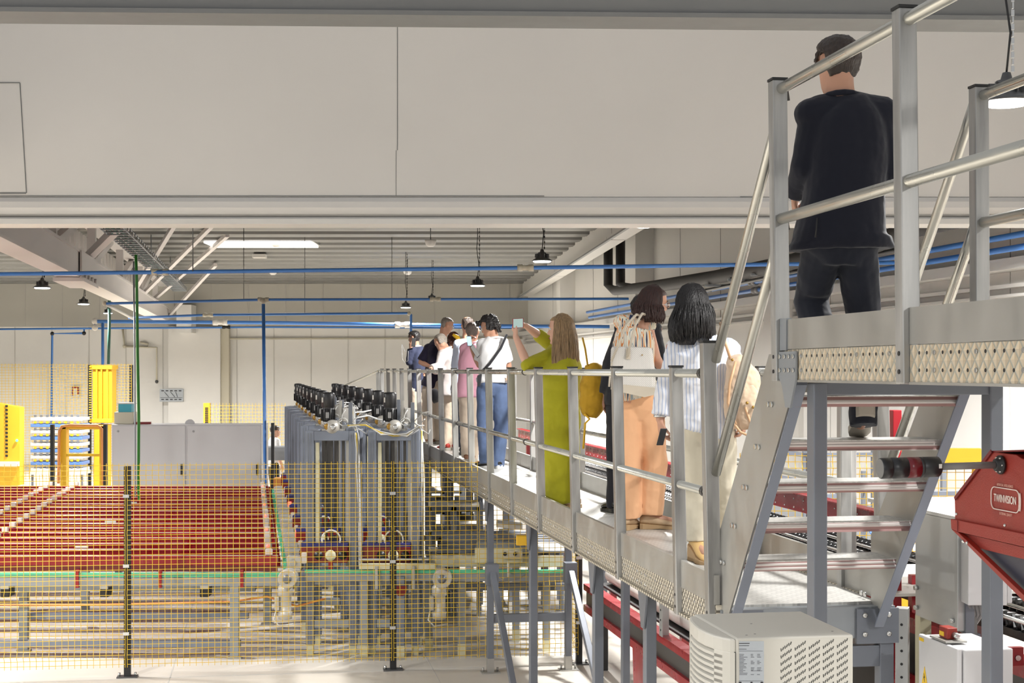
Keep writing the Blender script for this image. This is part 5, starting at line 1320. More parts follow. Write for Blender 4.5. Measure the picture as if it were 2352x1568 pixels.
def headmesh(mb, H, off=0.0, rows=HEAD, n=20, yfun=None):
    rings = []
    for z, hw, yf, yb_ in rows:
        if yfun: yf = yfun(z, yf)
        cy, hy = (yf+yb_)/2, (yf-yb_)/2; hw, hy = hw+off, hy+off
        rings.append([H(hw*math.cos(2*math.pi*k/n), cy+hy*math.sin(2*math.pi*k/n), z*(1+off*6) if z > 0 else z) for k in range(n)])
    mb.loft(rings)
def face_bits(mb, H):
    mb.loft([[H(x, y, z) for x, y, z in r] for r in (
        ((-.006,.088,.018),(.006,.088,.018),(.004,.094,.018),(-.004,.094,.018)),
        ((-.011,.086,-.012),(.011,.086,-.012),(.006,.107,-.010),(-.006,.107,-.010)),
        ((-.016,.084,-.030),(.016,.084,-.030),(.008,.114,-.028),(-.008,.114,-.028)),
        ((-.010,.084,-.038),(.010,.084,-.038),(.005,.100,-.037),(-.005,.100,-.037)))])
    for s in (-1, 1):
        mb.ball(H(s*.074, -.006, -.004), (.010, .017, .030), 10, 7, (H.r, H.f, H.u))
        mb.ball(H(s*.030, .084, .030), (.020, .008, .006), 8, 5, (H.r, H.f, H.u))
    mb.ball(H(0, .092, -.060), (.020, .007, .007), 8, 5, (H.r, H.f, H.u))
    mb.ball(H(0, .084, -.100), (.018, .012, .014), 8, 5, (H.r, H.f, H.u))
def strands(mb, H, n, length, ymax, spread, seed, rad=.0045, inward=.0, back=0.0, part=0.0, drop=None):
    rr = random.Random(seed)
    for i in range(n):
        ph = rr.uniform(-math.pi, math.pi)         # around the head; +90 deg is the face
        top = rr.uniform(.0, 1.0)
        sx, sy = math.cos(ph), math.sin(ph)
        face = sy > ymax
        if face: continue
        pts = []
        R0, R1 = .090, .112
        for t in (.12, .35, .62, .85, 1.0):
            a = t*math.pi/2
            pts.append(H(part*(1-t)+R0*math.sin(a)*sx, -.004+R1*math.sin(a)*sy, .012+.122*math.cos(a)))
        L = length*rr.uniform(.86, 1.04); m = 6; wx, wy = rr.uniform(-1, 1), rr.uniform(-1, 1)
        dwn = -UZ if drop is None else drop
        base = pts[-1]
        for k in range(1, m+1):
            t = k/m; out = spread*math.sin(t*math.pi*.8)
            p = base + dwn*L*t + (H.r*sx + H.f*sy)*out*H.s - (H.r*sx)*inward*t*t*.1 + (H.r*wx+H.f*wy)*.010*math.sin(t*5+wx*3) - H.f*back*t
            pts.append(p)
        mb.tube(pts, [rad*.6]+[rad]*(len(pts)-2)+[rad*.35], 4)
def hair(H, style, m, par, vox):
    rr = random.Random(9)
    if style in ('short', 'buzz', 'curly', 'fringe'):
        off = {'short': .013, 'buzz': .005, 'curly': .016, 'fringe': .004}[style]
        mb = MB()
        low = -.035 if style == 'short' else -.045
        def yf(z, y):
            if style == 'fringe': return -.012 if z < .085 else -.05
            if z < .035: return -.030
            if z < .06: return .035
            return y
        rows = [r for r in HEAD if r[0] >= -.03]
        rows = [(-.062, .046, -.02, -.060), (-.045, .056, -.02, -.068)] + rows
        if style == 'fringe': rows = [r for r in rows if r[0] < .085]
        headmesh(mb, H, off, rows, yfun=yf)
        if style == 'short':
            for i in range(260):
                a = rr.uniform(-math.pi, math.pi); z = rr.uniform(.02, .112); q = math.sqrt(max(0, 1-(z/.125)**2))
                c = H(.080*q*math.cos(a), -.006+.098*q*math.sin(a), z); dv = (H.r*math.cos(a)*.7 + H.f*math.sin(a)*.4 + H.u*(.5) + H.r*rr.uniform(-.3, .3))
                mb.tube([c, c+dv*.012-H.u*.004, c+dv*.020-H.u*.016], [.006, .006, .002], 5)
        if style == 'curly':
            for i in range(240):
                a = rr.uniform(-math.pi, math.pi); z = rr.uniform(-.05, .125)
                if math.sin(a) > (.1 if z < .06 else .99): continue
                q = math.sqrt(max(0.05, 1-(max(z, 0)/.135)**2)); c = H(.088*q*math.cos(a), -.014+.108*q*math.sin(a), z*1.02)
                mb.ball(c, rr.uniform(.010, .020), 7, 5)
            for i in range(26): mb.ball(H(rr.uniform(-.06,.06), .095+rr.uniform(-.02,.02), .07+rr.uniform(-.015,.03)), .018, 7, 5)
            for i in range(14): mb.ball(H(rr.uniform(-.035,.035), -.098, -.05-rr.uniform(0,.05)), .016, 7, 5)
        return mb.build('hair', m, par, remesh=.0055, msmooth=1, disp=.010, dscale=.02)
    L, spread, ymax = {'long': (.42, .025, .45), 'bob': (.235, .035, .35), 'medium': (.13, .03, .35), 'tied': (.06, .0, .2)}[style]
    mb = MB()
    def yf(z, y): return -.005 if z < .05 else (.05 if z < .08 else y)
    headmesh(mb, H, .006, [(-.06,.052,0,-.08)]+[r for r in HEAD if r[0] >= -.03], yfun=yf)
    # solid curtain behind the strands
    for s_ in range(1):
        secs = [(H(0, -.035, .02), .078, .058)]
        for t in (.35, .7, 1.0):
            secs.append((H(0, -.035, 0)-UZ*(L*.9*t+.02), .084+spread*.8*math.sin(t*2.4), .060-.018*t))
        trunk(mb, smooth_secs(secs, 3), H.r, 18)
    strands(mb, H, {'long': 760, 'bob': 620, 'medium': 520, 'tied': 200}[style], L, ymax, spread, 11, rad=.0038)
    return mb.build('hair', m, par, smooth=True)

def shoe(mb_u, mb_s, an, d, zf, L=.27, heel=.025, wdt=.045, tilt=0):
    """upper and sole; an ankle point, d toe direction"""
    d = V((d.x, d.y, 0)).normalized(); r = d.cross(UZ)
    base = V((an.x, an.y, zf)) - d*.075
    def pt(t, x, z): 
        q = base + d*L*t + r*x + UZ*(z + math.sin(tilt)*(L*(1-t)))
        return q
    secs = [(0, .6, .055), (.10, .85, .075), (.30, .85, .085), (.50, .90, .062), (.75, 1.0, .045), (.92, .8, .035), (1.0, .35, .02)]
    rings = []; n = 14
    for t, k, h in secs:
        z0 = heel*(1-t) + .018; rings.append([pt(t, wdt*k*math.cos(a), z0 + (h)*(.5+.5*math.sin(a)) - .004) for a in [2*math.pi*j/n for j in range(n)]])
    mb_u.loft(rings)
    poly = [(0, .7), (.08, .9), (.3, .85), (.5, .9), (.75, 1.08), (.92, .85), (1.02, .3)]
    rings = []
    for t, k in poly:
        z1 = heel*(1-t)+.020; z0 = 0 if (t < .35 or t > .55) else .004
        rings.append([pt(t, -wdt*k, z0), pt(t, wdt*k, z0), pt(t, wdt*k, z1), pt(t, -wdt*k, z1)])
    mb_s.loft(rings, smooth=False)

def person(label, D, J, yaw, hyaw, hpitch=0, hroll=0, skin='skin', hstyle='short', hmat='hair_brown', top=None, sleeve=1.0, hem=None, bottom=None, leg_r=(.092, .068, .056), shoes='leather_black', sole='leather_black', zf=ZF, sc=1.0, wide=1.0, hc=.35, toes=None, skirt=None, lh=None, rh_=None, heel=.02, ease=1.0, group=None, collar=None, thick=1.0, topless_neck=False, disp=.012, glasses=False, tiltL=0, tiltR=0, shoe_skin=False, zl=None, zr=None, legcut=0, padk=1.0, headsc=1.0, name='person'):
    P = lambda a: U(a[0], a[1], D + (a[2] if len(a) > 2 else 0))
    a = math.radians(yaw); FW = V((math.sin(a), math.cos(a), 0)); RT_ = FW.cross(UZ)
    j = {k: P(v) for k, v in J.items()}
    neck, hip = j['neck'], j['hip']
    head = j['head']
    lsh = j.get('lsh', neck - RT_*.18*wide - UZ*.06); rsh = j.get('rsh', neck + RT_*.18*wide - UZ*.06)
    hw = .095*wide
    lhip = j.get('lhip', hip - RT_*hw - UZ*.04); rhip = j.get('rhip', hip + RT_*hw - UZ*.04)
    g0 = zf
    lan = j.get('lan', V((lhip.x, lhip.y, (zl or zf)+.08))); ran = j.get('ran', V((rhip.x, rhip.y, (zr or zf)+.08)))
    lkn = j.get('lkn', lerp(lhip, lan, .5) + FW*.03); rkn = j.get('rkn', lerp(rhip, ran, .5) + FW*.03)
    lel = j.get('lel', lsh - UZ*.28 - RT_*.03); rel = j.get('rel', rsh - UZ*.28 + RT_*.03)
    lwr = j.get('lwr', lel - UZ*.22 + FW*.08); rwr = j.get('rwr', rel - UZ*.22 + FW*.08)
    vox = .0075 if D < 9 else (.009 if D < 13 else .012)
    t = thing(name, V(((lan.x+ran.x)/2, (lan.y+ran.y)/2, min(zl or zf, zr or zf))), label, 'person', group)
    mid = lerp(lsh, rsh, .5); shw = (rsh-lsh).length/2
    Rs = (rsh-lsh).normalized()
    chest = j.get('chest', lerp(mid, hip, .32)); waist = j.get('waist', lerp(mid, hip, .68))
    def tors(k, kd, hemp=None, topn=True, low=.06):
        s = [(hip - (chest-hip).normalized()*low, .155*wide*k, .105*kd), (hip, .165*wide*k, .115*kd), (waist, .145*wide*k, .105*kd), (chest, max(.150*wide, shw*.84)*k, .118*kd), (lerp(chest, mid, .75), shw*.96*k, .105*kd), (lerp(mid, neck, .35), shw*.72*k, .085*kd), (lerp(mid, neck, .72), .085*k, .068*kd), (neck, .066*k, .060*kd)]
        if hemp is not None:
            dn = (hip-waist).normalized(); q = hemp
            s = [(q, .168*wide*k*ease, .104*kd), (lerp(q, hip, .4), .170*wide*k*lerp(1, ease, .7), .114*kd)] + s[1:]
        return smooth_secs(s, 4)
    fat = 1.0 if wide >= 1 else .92
    # ---- body (one mesh)
    mb = MB()
    trunk(mb, tors(.82 if top else .92, .80*thick if top else .9*thick), Rs)
    H = Fr(head, hyaw, hpitch, hroll, headsc)
    limb(mb, [lsh, lerp(mid, neck, .25), rsh], [.046*fat, .050*fat, .046*fat])
    limb(mb, [neck - UZ*.05, lerp(neck, head, .35), H(0, -.02, -.05)], [.062*wide, .054*wide, .052*wide])
    headmesh(mb, H); face_bits(mb, H)
    for s_, sh, el, wr_ in ((-1, lsh, lel, lwr), (1, rsh, rel, rwr)):
        inner = sh - Rs*s_*.03
        limb(mb, [inner, el, lerp(el, wr_, .35), wr_], [.050*fat, .038*fat, .040*fat, .026*fat])
        hs = lh if s_ < 0 else rh_
        if hs is None: hand(mb, wr_, (wr_-el), FW*-.3 + (RT_*-s_), hc, s_*-1, .95)
        else: hand(mb, wr_, hs[0], hs[1], hs[2], hs[3], .95)
    for hp_, kn, an in ((lhip, lkn, lan), (rhip, rkn, ran)):
        limb(mb, [hp_, kn, lerp(kn, an, .35), an], [.080*fat, .052*fat, .050*fat, .034*fat])
    tdL = toes[0] if toes else FW; tdR = toes[1] if toes else FW
    for an, td in ((lan, tdL), (ran, tdR)):
        td = V((td.x, td.y, 0)).normalized(); limb(mb, [an-UZ*.01, an - UZ*.035 + td*.08, an - UZ*.045 + td*.15], [.034, .028, .020])
    body = mb.build('body', skin, t, remesh=vox*.8, msmooth=3)
    # ---- face
    mb = MB()
    for s_ in (-1, 1): mb.ball(H(s_*.031, .080, .012), .0105, 10, 7)
    e = mb.build('eyes', 'eye_white', t)
    mb = MB()
    for s_ in (-1, 1): mb.ball(H(s_*.031, .0885, .012), .0045, 8, 5)
    mb.build('iris', 'iris', e)
    mb = MB(); mb.ball(H(0, .0965, -.058), (.022, .005, .004), 8, 5, (H.r, H.f, H.u)); mb.ball(H(0, .096, -.065), (.018, .005, .005), 8, 5, (H.r, H.f, H.u)); mb.build('lips', 'lip', t)
    if hstyle not in ('bald',):
        mb = MB()
        for s_ in (-1, 1): mb.tube([H(s_*.014, .094, .033), H(s_*.032, .093, .038), H(s_*.050, .078, .032)], [.003, .0035, .002], 5)
        mb.build('eyebrows', hmat, t)
        hair(H, hstyle, hmat, t, vox)
    if glasses:
        mb = MB()
        for s_ in (-1, 1):
            mb.tube([H(s_*.032+.022*math.cos(k*.628), .104, .010+.018*math.sin(k*.628)) for k in range(11)], .0018, 5)
            mb.tube([H(s_*.054, .102, .014), H(s_*.078, .06, .014), H(s_*.080, -.01, .010)], .0020, 5)
        mb.tube([H(-.010, .105, .014), H(.010, .105, .014)], .0018, 5)
        g = mb.build('glasses', 'silver', t)
        mb = MB()
        for s_ in (-1, 1): mb.lathe(H(s_*.032, .1035, .010), H.f, [(0, .019), (.0008, .019)], 14)
        mb.build('lens', 'glass_clear', g)
    # ---- clothes
    if top:
        mb = MB(); hemp = P(hem) if hem else hip - UZ*.08
        trunk(mb, tors(1.03, 1.06*thick, hemp), Rs)
        pad = .058*fat*padk
        limb(mb, [lsh+Rs*.01, lerp(mid, neck, .30), rsh-Rs*.01], [pad, pad*1.15, pad])
        if skirt: trunk(mb, smooth_secs([(P(c), a_, b_) for c, a_, b_ in skirt[1]] + [(waist, .155*wide, .115*thick)], 4), RT_, 30)
        sl = [.068*fat*padk**.5, .062*fat*padk**.5, .057*fat, .048*fat]
        for s_, sh, el, wr_ in ((-1, lsh, lel, lwr), (1, rsh, rel, rwr)):
            inner = sh - Rs*s_*.035
            if sleeve >= 1: limb(mb, [inner, el, lerp(el, wr_, .5), lerp(el, wr_, .95)], sl, end=False)
            elif sleeve > .5: limb(mb, [inner, el, lerp(el, wr_, (sleeve-.5)*2)], sl[:3], end=False)
            elif sleeve > 0: limb(mb, [inner, lerp(sh, el, sleeve*2)], [sl[0], sl[0]*1.02], end=False)
        o = mb.build('dress' if skirt else 'top', top, t, remesh=vox, disp=disp, dscale=.09, msmooth=3)
        if collar:
            mb = MB(); c = neck - UZ*.004
            mb.tube([c + (Rs*math.cos(k*.524)*.072 + Rs.cross(UZ)*-math.sin(k*.524)*.066) + UZ*(.012 - .010*math.sin(k*.524)) for k in range(13)], .014, 8)
            mb.build('collar', collar, o, remesh=vox*.7, msmooth=2)
    if bottom:
        mb = MB()
        trunk(mb, smooth_secs([(hip - UZ*.15, .085*wide, .07*thick), (hip - UZ*.09, .138*wide, .092*thick), (hip-UZ*.03, .158*wide, .108*thick), (lerp(hip, waist, .35), .140*wide, .098*thick)], 4), RT_)
        for hp_, kn, an in ((lhip, lkn, lan), (rhip, rkn, ran)):
            low = lerp(kn, an, 1.10-legcut)
            limb(mb, [hp_, kn, low], [leg_r[0]*fat, leg_r[1], leg_r[2]], end=False)
        mb.build('trousers', bottom, t, remesh=vox, disp=.016, dscale=.10, msmooth=3)
    if shoes:
        for an, td, tl, zz in ((lan, tdL, tiltL, zl or zf), (ran, tdR, tiltR, zr or zf)):
            u_, s_ = MB(), MB(); shoe(u_, s_, an, td, zz, heel=heel, tilt=tl)
            o = u_.build('shoe', shoes, t, remesh=.006 if D < 10 else .009, msmooth=2); s_.build('sole', sole, o, bevel=.003)
    t['_H'] = 0; del t['_H']
    return t, H, dict(neck=neck, lsh=lsh, rsh=rsh, mid=mid, hip=hip, waist=waist, chest=chest, FW=FW, RT=RT_, lwr=lwr, rwr=rwr, P=P, lan=lan, ran=ran)

def ang(d): a = math.radians(d); return V((math.sin(a), math.cos(a), 0))
# ---- 1 man in the dark suit on the stair
t, H, j = person('person in a dark navy suit seen from behind, walking down the stair', 6.32,
    dict(head=(1921,150), neck=(1932,228), lsh=(1858,263), rsh=(2032,261), lel=(1852,385,.02), lwr=(1826,448,.16), rel=(2036,392,.02), rwr=(2020,420,.24),
         hip=(1930,530), waist=(1938,440,.0), chest=(1944,345,.02), lhip=(1892,565), rhip=(1966,565), lkn=(1862,690,.16), lan=(1912,872,-.05), rkn=(1984,730,.12), ran=(1984,955,.02)),
    yaw=-8, hyaw=-18, hpitch=-6, hstyle='short', hmat='hair_brown', skin='skin', top='suit_navy', sleeve=1, hem=(1931,574), bottom='trouser_dark', leg_r=(.092,.076,.060),
    shoes='leather_brown', sole='sole_beige', ease=1.14, thick=1.18, wide=1.14, padk=1.28, zl=HC-.105, zr=HC-.30, zf=HC-.30, collar='suit_navy', toes=(ang(-5), ang(5)), tiltR=.42, heel=.03,
    lh=(V((.1,.5,-.35)), V((1,.2,-.3)), .8, 1), hc=.6)
# jacket vent and pocket seam
MB().tube([j['P']((1877,500,-.145)), j['P']((1873,545,-.150))], .004, 5).build('jacket_vent', 'black', t)
# ---- 2 woman in striped shirt
t, H, j = person('person with black shoulder length hair and blue striped white shirt, nearest on the walkway', 8.62,
    dict(head=(1589,703), neck=(1602,775), lsh=(1546,800), rsh=(1682,802), lel=(1530,885,.02), lwr=(1516,962,.0), rel=(1716,890,.05), rwr=(1707,957,-.02),
         hip=(1618,958), waist=(1614,905), chest=(1612,840), lhip=(1592,985), rhip=(1652,985), lkn=(1598,1120,.02), lan=(1600,1245,.0), rkn=(1664,1115,.05), ran=(1664,1222,.18)),
    yaw=-6, hyaw=-22, hpitch=-8, hstyle='bob', hmat='hair_black', skin='skin', top='shirt_striped', sleeve=.94, hem=(1608,994), bottom='trouser_cream', leg_r=(.102,.074,.062), legcut=.12,
    shoes='tan_suede', sole='cork', heel=.075, ease=1.06, thick=1.25, collar='shirt_striped', toes=(ang(170), ang(20)), disp=.03, wide=1.02,
    lh=(V((.12,.05,-1)), V((1,.2,0)), .5, 1), rh_=(V((.0,-.1,-1)), V((-1,.2,0)), .7, -1), headsc=1.02)
mb = MB(); wv = j['lwr']; mb.tube([wv+UZ*.018+V((.031*math.cos(k*.524), .027*math.sin(k*.524), 0)) for k in range(13)], .008, 6); mb.build('wristwatch', 'silver', t)
# ---- 3 woman in orange trousers
t, H, j = person('person in wide orange trousers and sleeveless painted blouse, head turned right', 10.3,
    dict(head=(1500,697), neck=(1466,752), lsh=(1422,738), rsh=(1494,748,.04), lel=(1428,800,.12), lwr=(1455,840,.25), rel=(1507,822,.02), rwr=(1520,850,.22),
         hip=(1463,915), waist=(1456,860), chest=(1455,795), lhip=(1444,930), rhip=(1490,930), lkn=(1441,1060,.0), lan=(1442,1188,.02), rkn=(1503,1060,.05), ran=(1494,1180,.06)),
    yaw=25, hyaw=72, hpitch=-8, hroll=12, legcut=.09, hstyle='medium', hmat='hair_dark_red', skin='skin', top='blouse_strokes', sleeve=0, hem=(1458,885), bottom='trouser_orange', leg_r=(.112,.094,.092),
    shoes='sandal_tan', sole='cork', heel=.02, thick=1.05, toes=(ang(30), ang(95)), glasses=True, wide=.95, disp=.010)
# ---- 4 person in black behind
t4, H4, j4 = person('person all in black, mostly hidden behind the one in orange trousers', 11.55,
    dict(head=(1478,712), neck=(1462,752), lsh=(1424,752), rsh=(1508,755), lel=(1402,835), lwr=(1392,905,.02), hip=(1440,905), lhip=(1418,920), rhip=(1466,920), lkn=(1412,1040), lan=(1409,1155), rkn=(1472,1040), ran=(1478,1148,.1)),
    yaw=10, hyaw=30, hpitch=-12, hstyle='short', hmat='hair_black', skin='skin_dark', top='black_cloth', sleeve=.99, hem=(1440,930), bottom='black_cloth', leg_r=(.095,.066,.058), wide=1.05, toes=(ang(-20), ang(20)), thick=1.1)
# ---- 5 woman in the yellow-green dress
t, H, j = person('person in a long yellow green dress with long blond hair photographing with a phone', 11.9,
    dict(head=(1288,757), neck=(1294,812), lsh=(1272,812,.0), rsh=(1300,812,.22), lel=(1212,838,-.05), lwr=(1184,772,-.02), rel=(1240,772,.24), rwr=(1208,748,.10),
         hip=(1288,960), waist=(1288,900), chest=(1290,852), lhip=(1280,985,-.03), rhip=(1292,985,.06), lan=(1290,1152,-.02), ran=(1314,1150,.06)),
    yaw=-70, hyaw=-82, hpitch=-4, hstyle='long', hmat='hair_blond', skin='skin_pale', top='dress_lime', sleeve=.56, hem=(1288,985), bottom=None, thick=1.28, wide=.95,
    skirt=('dress_lime', [((1294,1156),.098,.105),((1292,1140),.125,.130),((1288,1060),.150,.150),((1285,980),.160,.152),((1286,930),.158,.150)]),
    shoes='sandal_tan', sole='cork', toes=(ang(-75), ang(-60)), heel=.01, lh=(V((0,.1,1)), V((1,.3,.2)), .75, 1), rh_=(V((-1,-.3,.15)), V((0,-.6,-1)), .6, 1), disp=.014)
MB().prism([j['P']((1245,900,-.05)), j['P']((1258,905,-.05)), j['P']((1262,1000,-.05)), j['P']((1246,1060,-.05)), j['P']((1231,1078,-.05)), j['P']((1236,1000,-.05))], V((0,.02,0))).build('belt_tail', 'dress_lime', t, bevel=.004)
# ---- 6 man in white T-shirt and jeans
t, H, j = person('person with curly black hair, white polo shirt and blue jeans', 16.7,
    dict(head=(1124,750), neck=(1137,778), lsh=(1103,790), rsh=(1160,786), lel=(1101,838,.04), lwr=(1083,797,.15), rel=(1168,840,.1), rwr=(1150,850,.3),
         hip=(1132,878), waist=(1131,850), chest=(1131,815), lhip=(1115,895), rhip=(1150,895), lkn=(1112,975,.02), lan=(1116,1056,.0), rkn=(1152,975,.04), ran=(1144,1062,.04)),
    yaw=-20, hyaw=-62, hpitch=-22, hstyle='curly', hmat='hair_black', skin='skin', top='tee_white', sleeve=.40, hem=(1132,866), bottom='denim', leg_r=(.105,.085,.078),
    shoes='leather_black', sole='shoe_white', toes=(ang(-60), ang(-20)), heel=.02, thick=1.1, wide=1.05, glasses=True, ease=1.08, lh=(V((-.1,.0,1)), V((1,.3,0)), .7, 1), collar='tee_white')
MB().box(j['P']((1167,868,-.13)), .035, .01, .05).build('leather_patch', 'trouser_orange', t)
MB().tube([j['P']((1164,768,-.12)), j['P']((1150,800,-.17)), j['P']((1125,835,-.17)), j['P']((1102,858,-.12))], [.014]*4, 6).build('bag_strap', 'strap_black', t)
# ---- 7 man in pink
t, H, j = person('person in a short sleeved pink shirt with cropped hair, back to the camera', 17.9,
    dict(head=(1086,762), neck=(1082,790), lsh=(1063,800), rsh=(1106,798), lel=(1064,850,.05), lwr=(1074,875,.2), rel=(1108,845,.1), rwr=(1095,860,.3),
         hip=(1079,900), lhip=(1070,912), rhip=(1090,912), lkn=(1070,985), lan=(1072,1045), rkn=(1088,985), ran=(1087,1048,.05)),
    yaw=5, hyaw=12, hpitch=-10, hstyle='buzz', hmat='hair_greybrown', skin='skin', top='shirt_pink', sleeve=.42, hem=(1079,912), bottom='trouser_beige', leg_r=(.095,.075,.065),
    shoes='leather_brown', sole='sole_beige', thick=1.15, wide=1.02, ease=1.05, collar='shirt_pink')
# ---- 8 blue shirt
person('person in pale blue shirt with thinning crown behind the pink shirt', 19.4,
    dict(head=(1073,748), neck=(1071,778), lsh=(1048,790), rsh=(1094,790), hip=(1066,885), lan=(1062,1020), ran=(1078,1020), lel=(1046,840), lwr=(1055,860,.2)),
    yaw=10, hyaw=-15, hpitch=-14, hstyle='fringe', hmat='hair_brown', skin='skin', top='shirt_blue', sleeve=.98, hem=(1066,900), bottom='trouser_dark')
# ---- 9 bending man in white shirt
t, H, j = person('person in white shirt with grey hair leaning with crossed hands on the rail', 20.5,
    dict(head=(1012,786,-.05), neck=(1026,800), lsh=(1014,818,-.18), rsh=(1036,808,.16), lel=(1008,842,-.26), lwr=(990,846,-.36), rel=(1022,850,.0), rwr=(996,850,-.30),
         hip=(1040,890), waist=(1042,862), chest=(1036,830), lhip=(1034,905), rhip=(1046,905), lkn=(1030,970), lan=(1024,1022), rkn=(1042,970), ran=(1038,1022,.05)),
    yaw=-40, hyaw=-38, hpitch=-38, hstyle='buzz', hmat='hair_grey', skin='skin', top='shirt_white', sleeve=.97, hem=(1040,908), bottom='trouser_beige', shoes='red_shoe', sole='sole_beige',
    thick=1.3, ease=1.08, lh=(V((-1,0,-.4)), V((0,0,-1)), .5, 1), rh_=(V((-1,0,-.7)), V((0,0,-1)), .6, -1), collar='shirt_white')
# ---- 10 navy polo
t, H, j = person('person with shaved head in dark navy polo and beige trousers at the rail', 22.3,
    dict(head=(1026,747), neck=(1014,778), lsh=(980,798), rsh=(1034,794,.1), lel=(966,832,-.05), lwr=(990,842,-.15), rel=(1040,840,.1), rwr=(1022,850,-.1),
         hip=(998,882), waist=(1002,850), chest=(1006,820), lhip=(986,895), rhip=(1010,895), lkn=(984,955), lan=(986,1004), rkn=(1008,955), ran=(1006,1004,.1)),
    yaw=40, hyaw=72, hpitch=-24, hstyle='buzz', hmat='hair_grey', skin='skin', top='polo_navy', sleeve=.45, hem=(995,892), bottom='trouser_beige', leg_r=(.115,.095,.085), shoes='leather_brown', sole='sole_beige',
    thick=1.35, wide=1.12, glasses=True, collar='polo_navy', ease=1.08, lh=(V((1,0,-.1)), V((0,0,-1)), .4, 1))
# ---- 11 phone caller
t, H, j = person('person in dark suit holding a phone to the ear, farthest on the walkway', 25.0,
    dict(head=(951,776), neck=(958,797), lsh=(946,806,-.1), rsh=(976,806,.1), lel=(940,832,-.1), lwr=(943,800,-.08), hip=(960,890), waist=(960,860), chest=(960,830), lan=(955,992), ran=(966,992,.1)),
    yaw=-60, hyaw=-70, hpitch=-10, hstyle='short', hmat='hair_black', skin='skin_dark', top='coat_dark', sleeve=.98, hem=(959,900), bottom='trouser_beige', thick=1.2, lh=(V((.3,0,1)), V((.3,.8,0)), .5, 1), collar='shirt_white')
# ---- 12 red haired person
person('person with reddish brown hair and yellow scarf, hidden behind the leaning one', 21.6,
    dict(head=(1042,782), neck=(1046,806), hip=(1052,890), lan=(1048,1010), ran=(1060,1010)), yaw=-150, hyaw=-20, hpitch=-25, hstyle='tied', hmat='hair_red', skin='skin', top='polo_navy', sleeve=.98, hem=(1052,900), bottom='trouser_dark', wide=.9)
tag(MB().tube([U(1040,768,21.4), U(1050,774,21.4), U(1056,784,21.35), U(1054,800,21.4)], [.02,.035,.035,.02], 8).build('yellow_scarf', 'yellow'), 'bright yellow scarf beside the red haired head', 'scarf')
# ---- 13 far worker
person('distant worker in white shirt behind the grey bench at the lane ends', 31.0,
    dict(head=(632,990), neck=(630,1005), hip=(628,1062), lan=(624,1166), ran=(634,1166)), yaw=60, hyaw=78, hstyle='short', hmat='hair_brown', skin='skin', top='tee_white', sleeve=.45, bottom='trouser_dark', zf=0.0)

# ================================================================== THINGS THEY HOLD
def phone(label, c, r, u, w_=.075, h_=.15, case='black_gloss', screen='screen_glow', face=1):
    r, u = r.normalized(), u.normalized(); n = r.cross(u)
    t = thing('phone', c, label, 'phone')
    MB().box(c, w_, .009, h_, (r, n, u)).build('case', case, t, bevel=.003)
    MB().box(c + n*face*.005, w_*.88, .001, h_*.90, (r, n, u)).build('screen', screen, t)
    return t
p = U(1190, 742, 11.86); t = phone('horizontal phone in a red case held up by the one in the dress', p, V((1,.0,.05)), UZ, .088, .078, 'red', 'screen_dim')
p = U(1078, 783, 16.62); phone('phone with lit blue screen held before the pink shirt', p, V((1,.1,0)), V((-.12,0,1)), .055, .115)
p = U(1091, 806, 16.55); phone('second darker phone or notebook in the hand of the curly haired one', p, V((.55,.1,.6)), V((-.5,0,.8)), .05, .15, 'black_gloss', 'beam_grey')
p = U(950, 786, 24.82); phone('black phone at the ear of the caller', p, V((1,.2,0)), V((.1,0,1)), .07, .15, 'black_gloss', 'black')
p = U(1520, 1003, 8.55); phone('small black phone in the left hand of the striped shirt', p, V((1,.2,0)), V((.25,0,1)), .04, .10, 'black_gloss', 'black')
# white tote
tt = thing('tote_bag', U(1450, 908, 10.05), 'large white woven tote bag carried at the left shoulder', 'bag')
q = lambda px, py, d=0: U(px, py, 10.05+d)
front = [q(1403,795), q(1496,797), q(1503,850), q(1504,905), q(1480,911), q(1430,900), q(1403,893), q(1401,850)]
o = MB().prism(front, V((.02,.15,0))).build('bag_body', 'bag_white', tt, bevel=.02)
MB().prism([q(1404,880,-.004), q(1504,890,-.004), q(1504,906,-.004), q(1480,912,-.004), q(1430,901,-.004), q(1403,894,-.004)], V((.0,.01,0))).build('base_trim', 'bag_trim', o)
for a, b, c in (((1440,820),(1460,745),(1475,720)), ((1404,830),(1440,745),(1462,722))):
    MB().tube([q(*a,-.02), q(*b,-.03), q(*c,.0), q(c[0]+6,c[1]+2,.12)], .009, 6).build('handle', 'bag_trim', tt, smooth=True)
MB().box(q(1443,812,-.012), .03, .006, .075, (V((1,0,0)), V((0,1,0)), UZ)).build('handle_tab', 'bag_trim', tt, bevel=.004)
MB().tube([q(1405,832,-.01), q(1400,870,-.02), q(1399,888,-.02)], .006, 6).build('tassel', 'bag_trim', tt)
for a in ((1443,817),(1475,815)): MB().ball(q(*a,-.012), .005, 8, 5).build('stud', 'brass', tt)
# mustard backpack
mp_ = thing('mustard_backpack', U(1365, 955, 11.75), 'mustard yellow backpack hanging beside the dress', 'backpack')
q = lambda px, py, d=0: U(px, py, 11.75+d)
mb = MB(); trunk(mb, smooth_secs([(q(1356,958), .05, .05), (q(1360,935), .10, .08), (q(1366,895), .118, .10), (q(1364,855), .09, .08), (q(1358,836), .05, .05)], 4), V((1,0,0)), 18)
mb.build('bag_body', 'bag_mustard', mp_, remesh=.008, disp=.03, dscale=.10)
MB().tube([q(1342,950,-.06), q(1354,962,-.06), q(1344,972,-.06), q(1340,1030,-.05)], .010, 6).build('strap', 'yellow', mp_)
MB().tube([q(1350,840,-.05), q(1344,800,-.02), q(1338,775,.0)], .008, 6).build('shoulder_strap', 'bag_mustard', mp_)
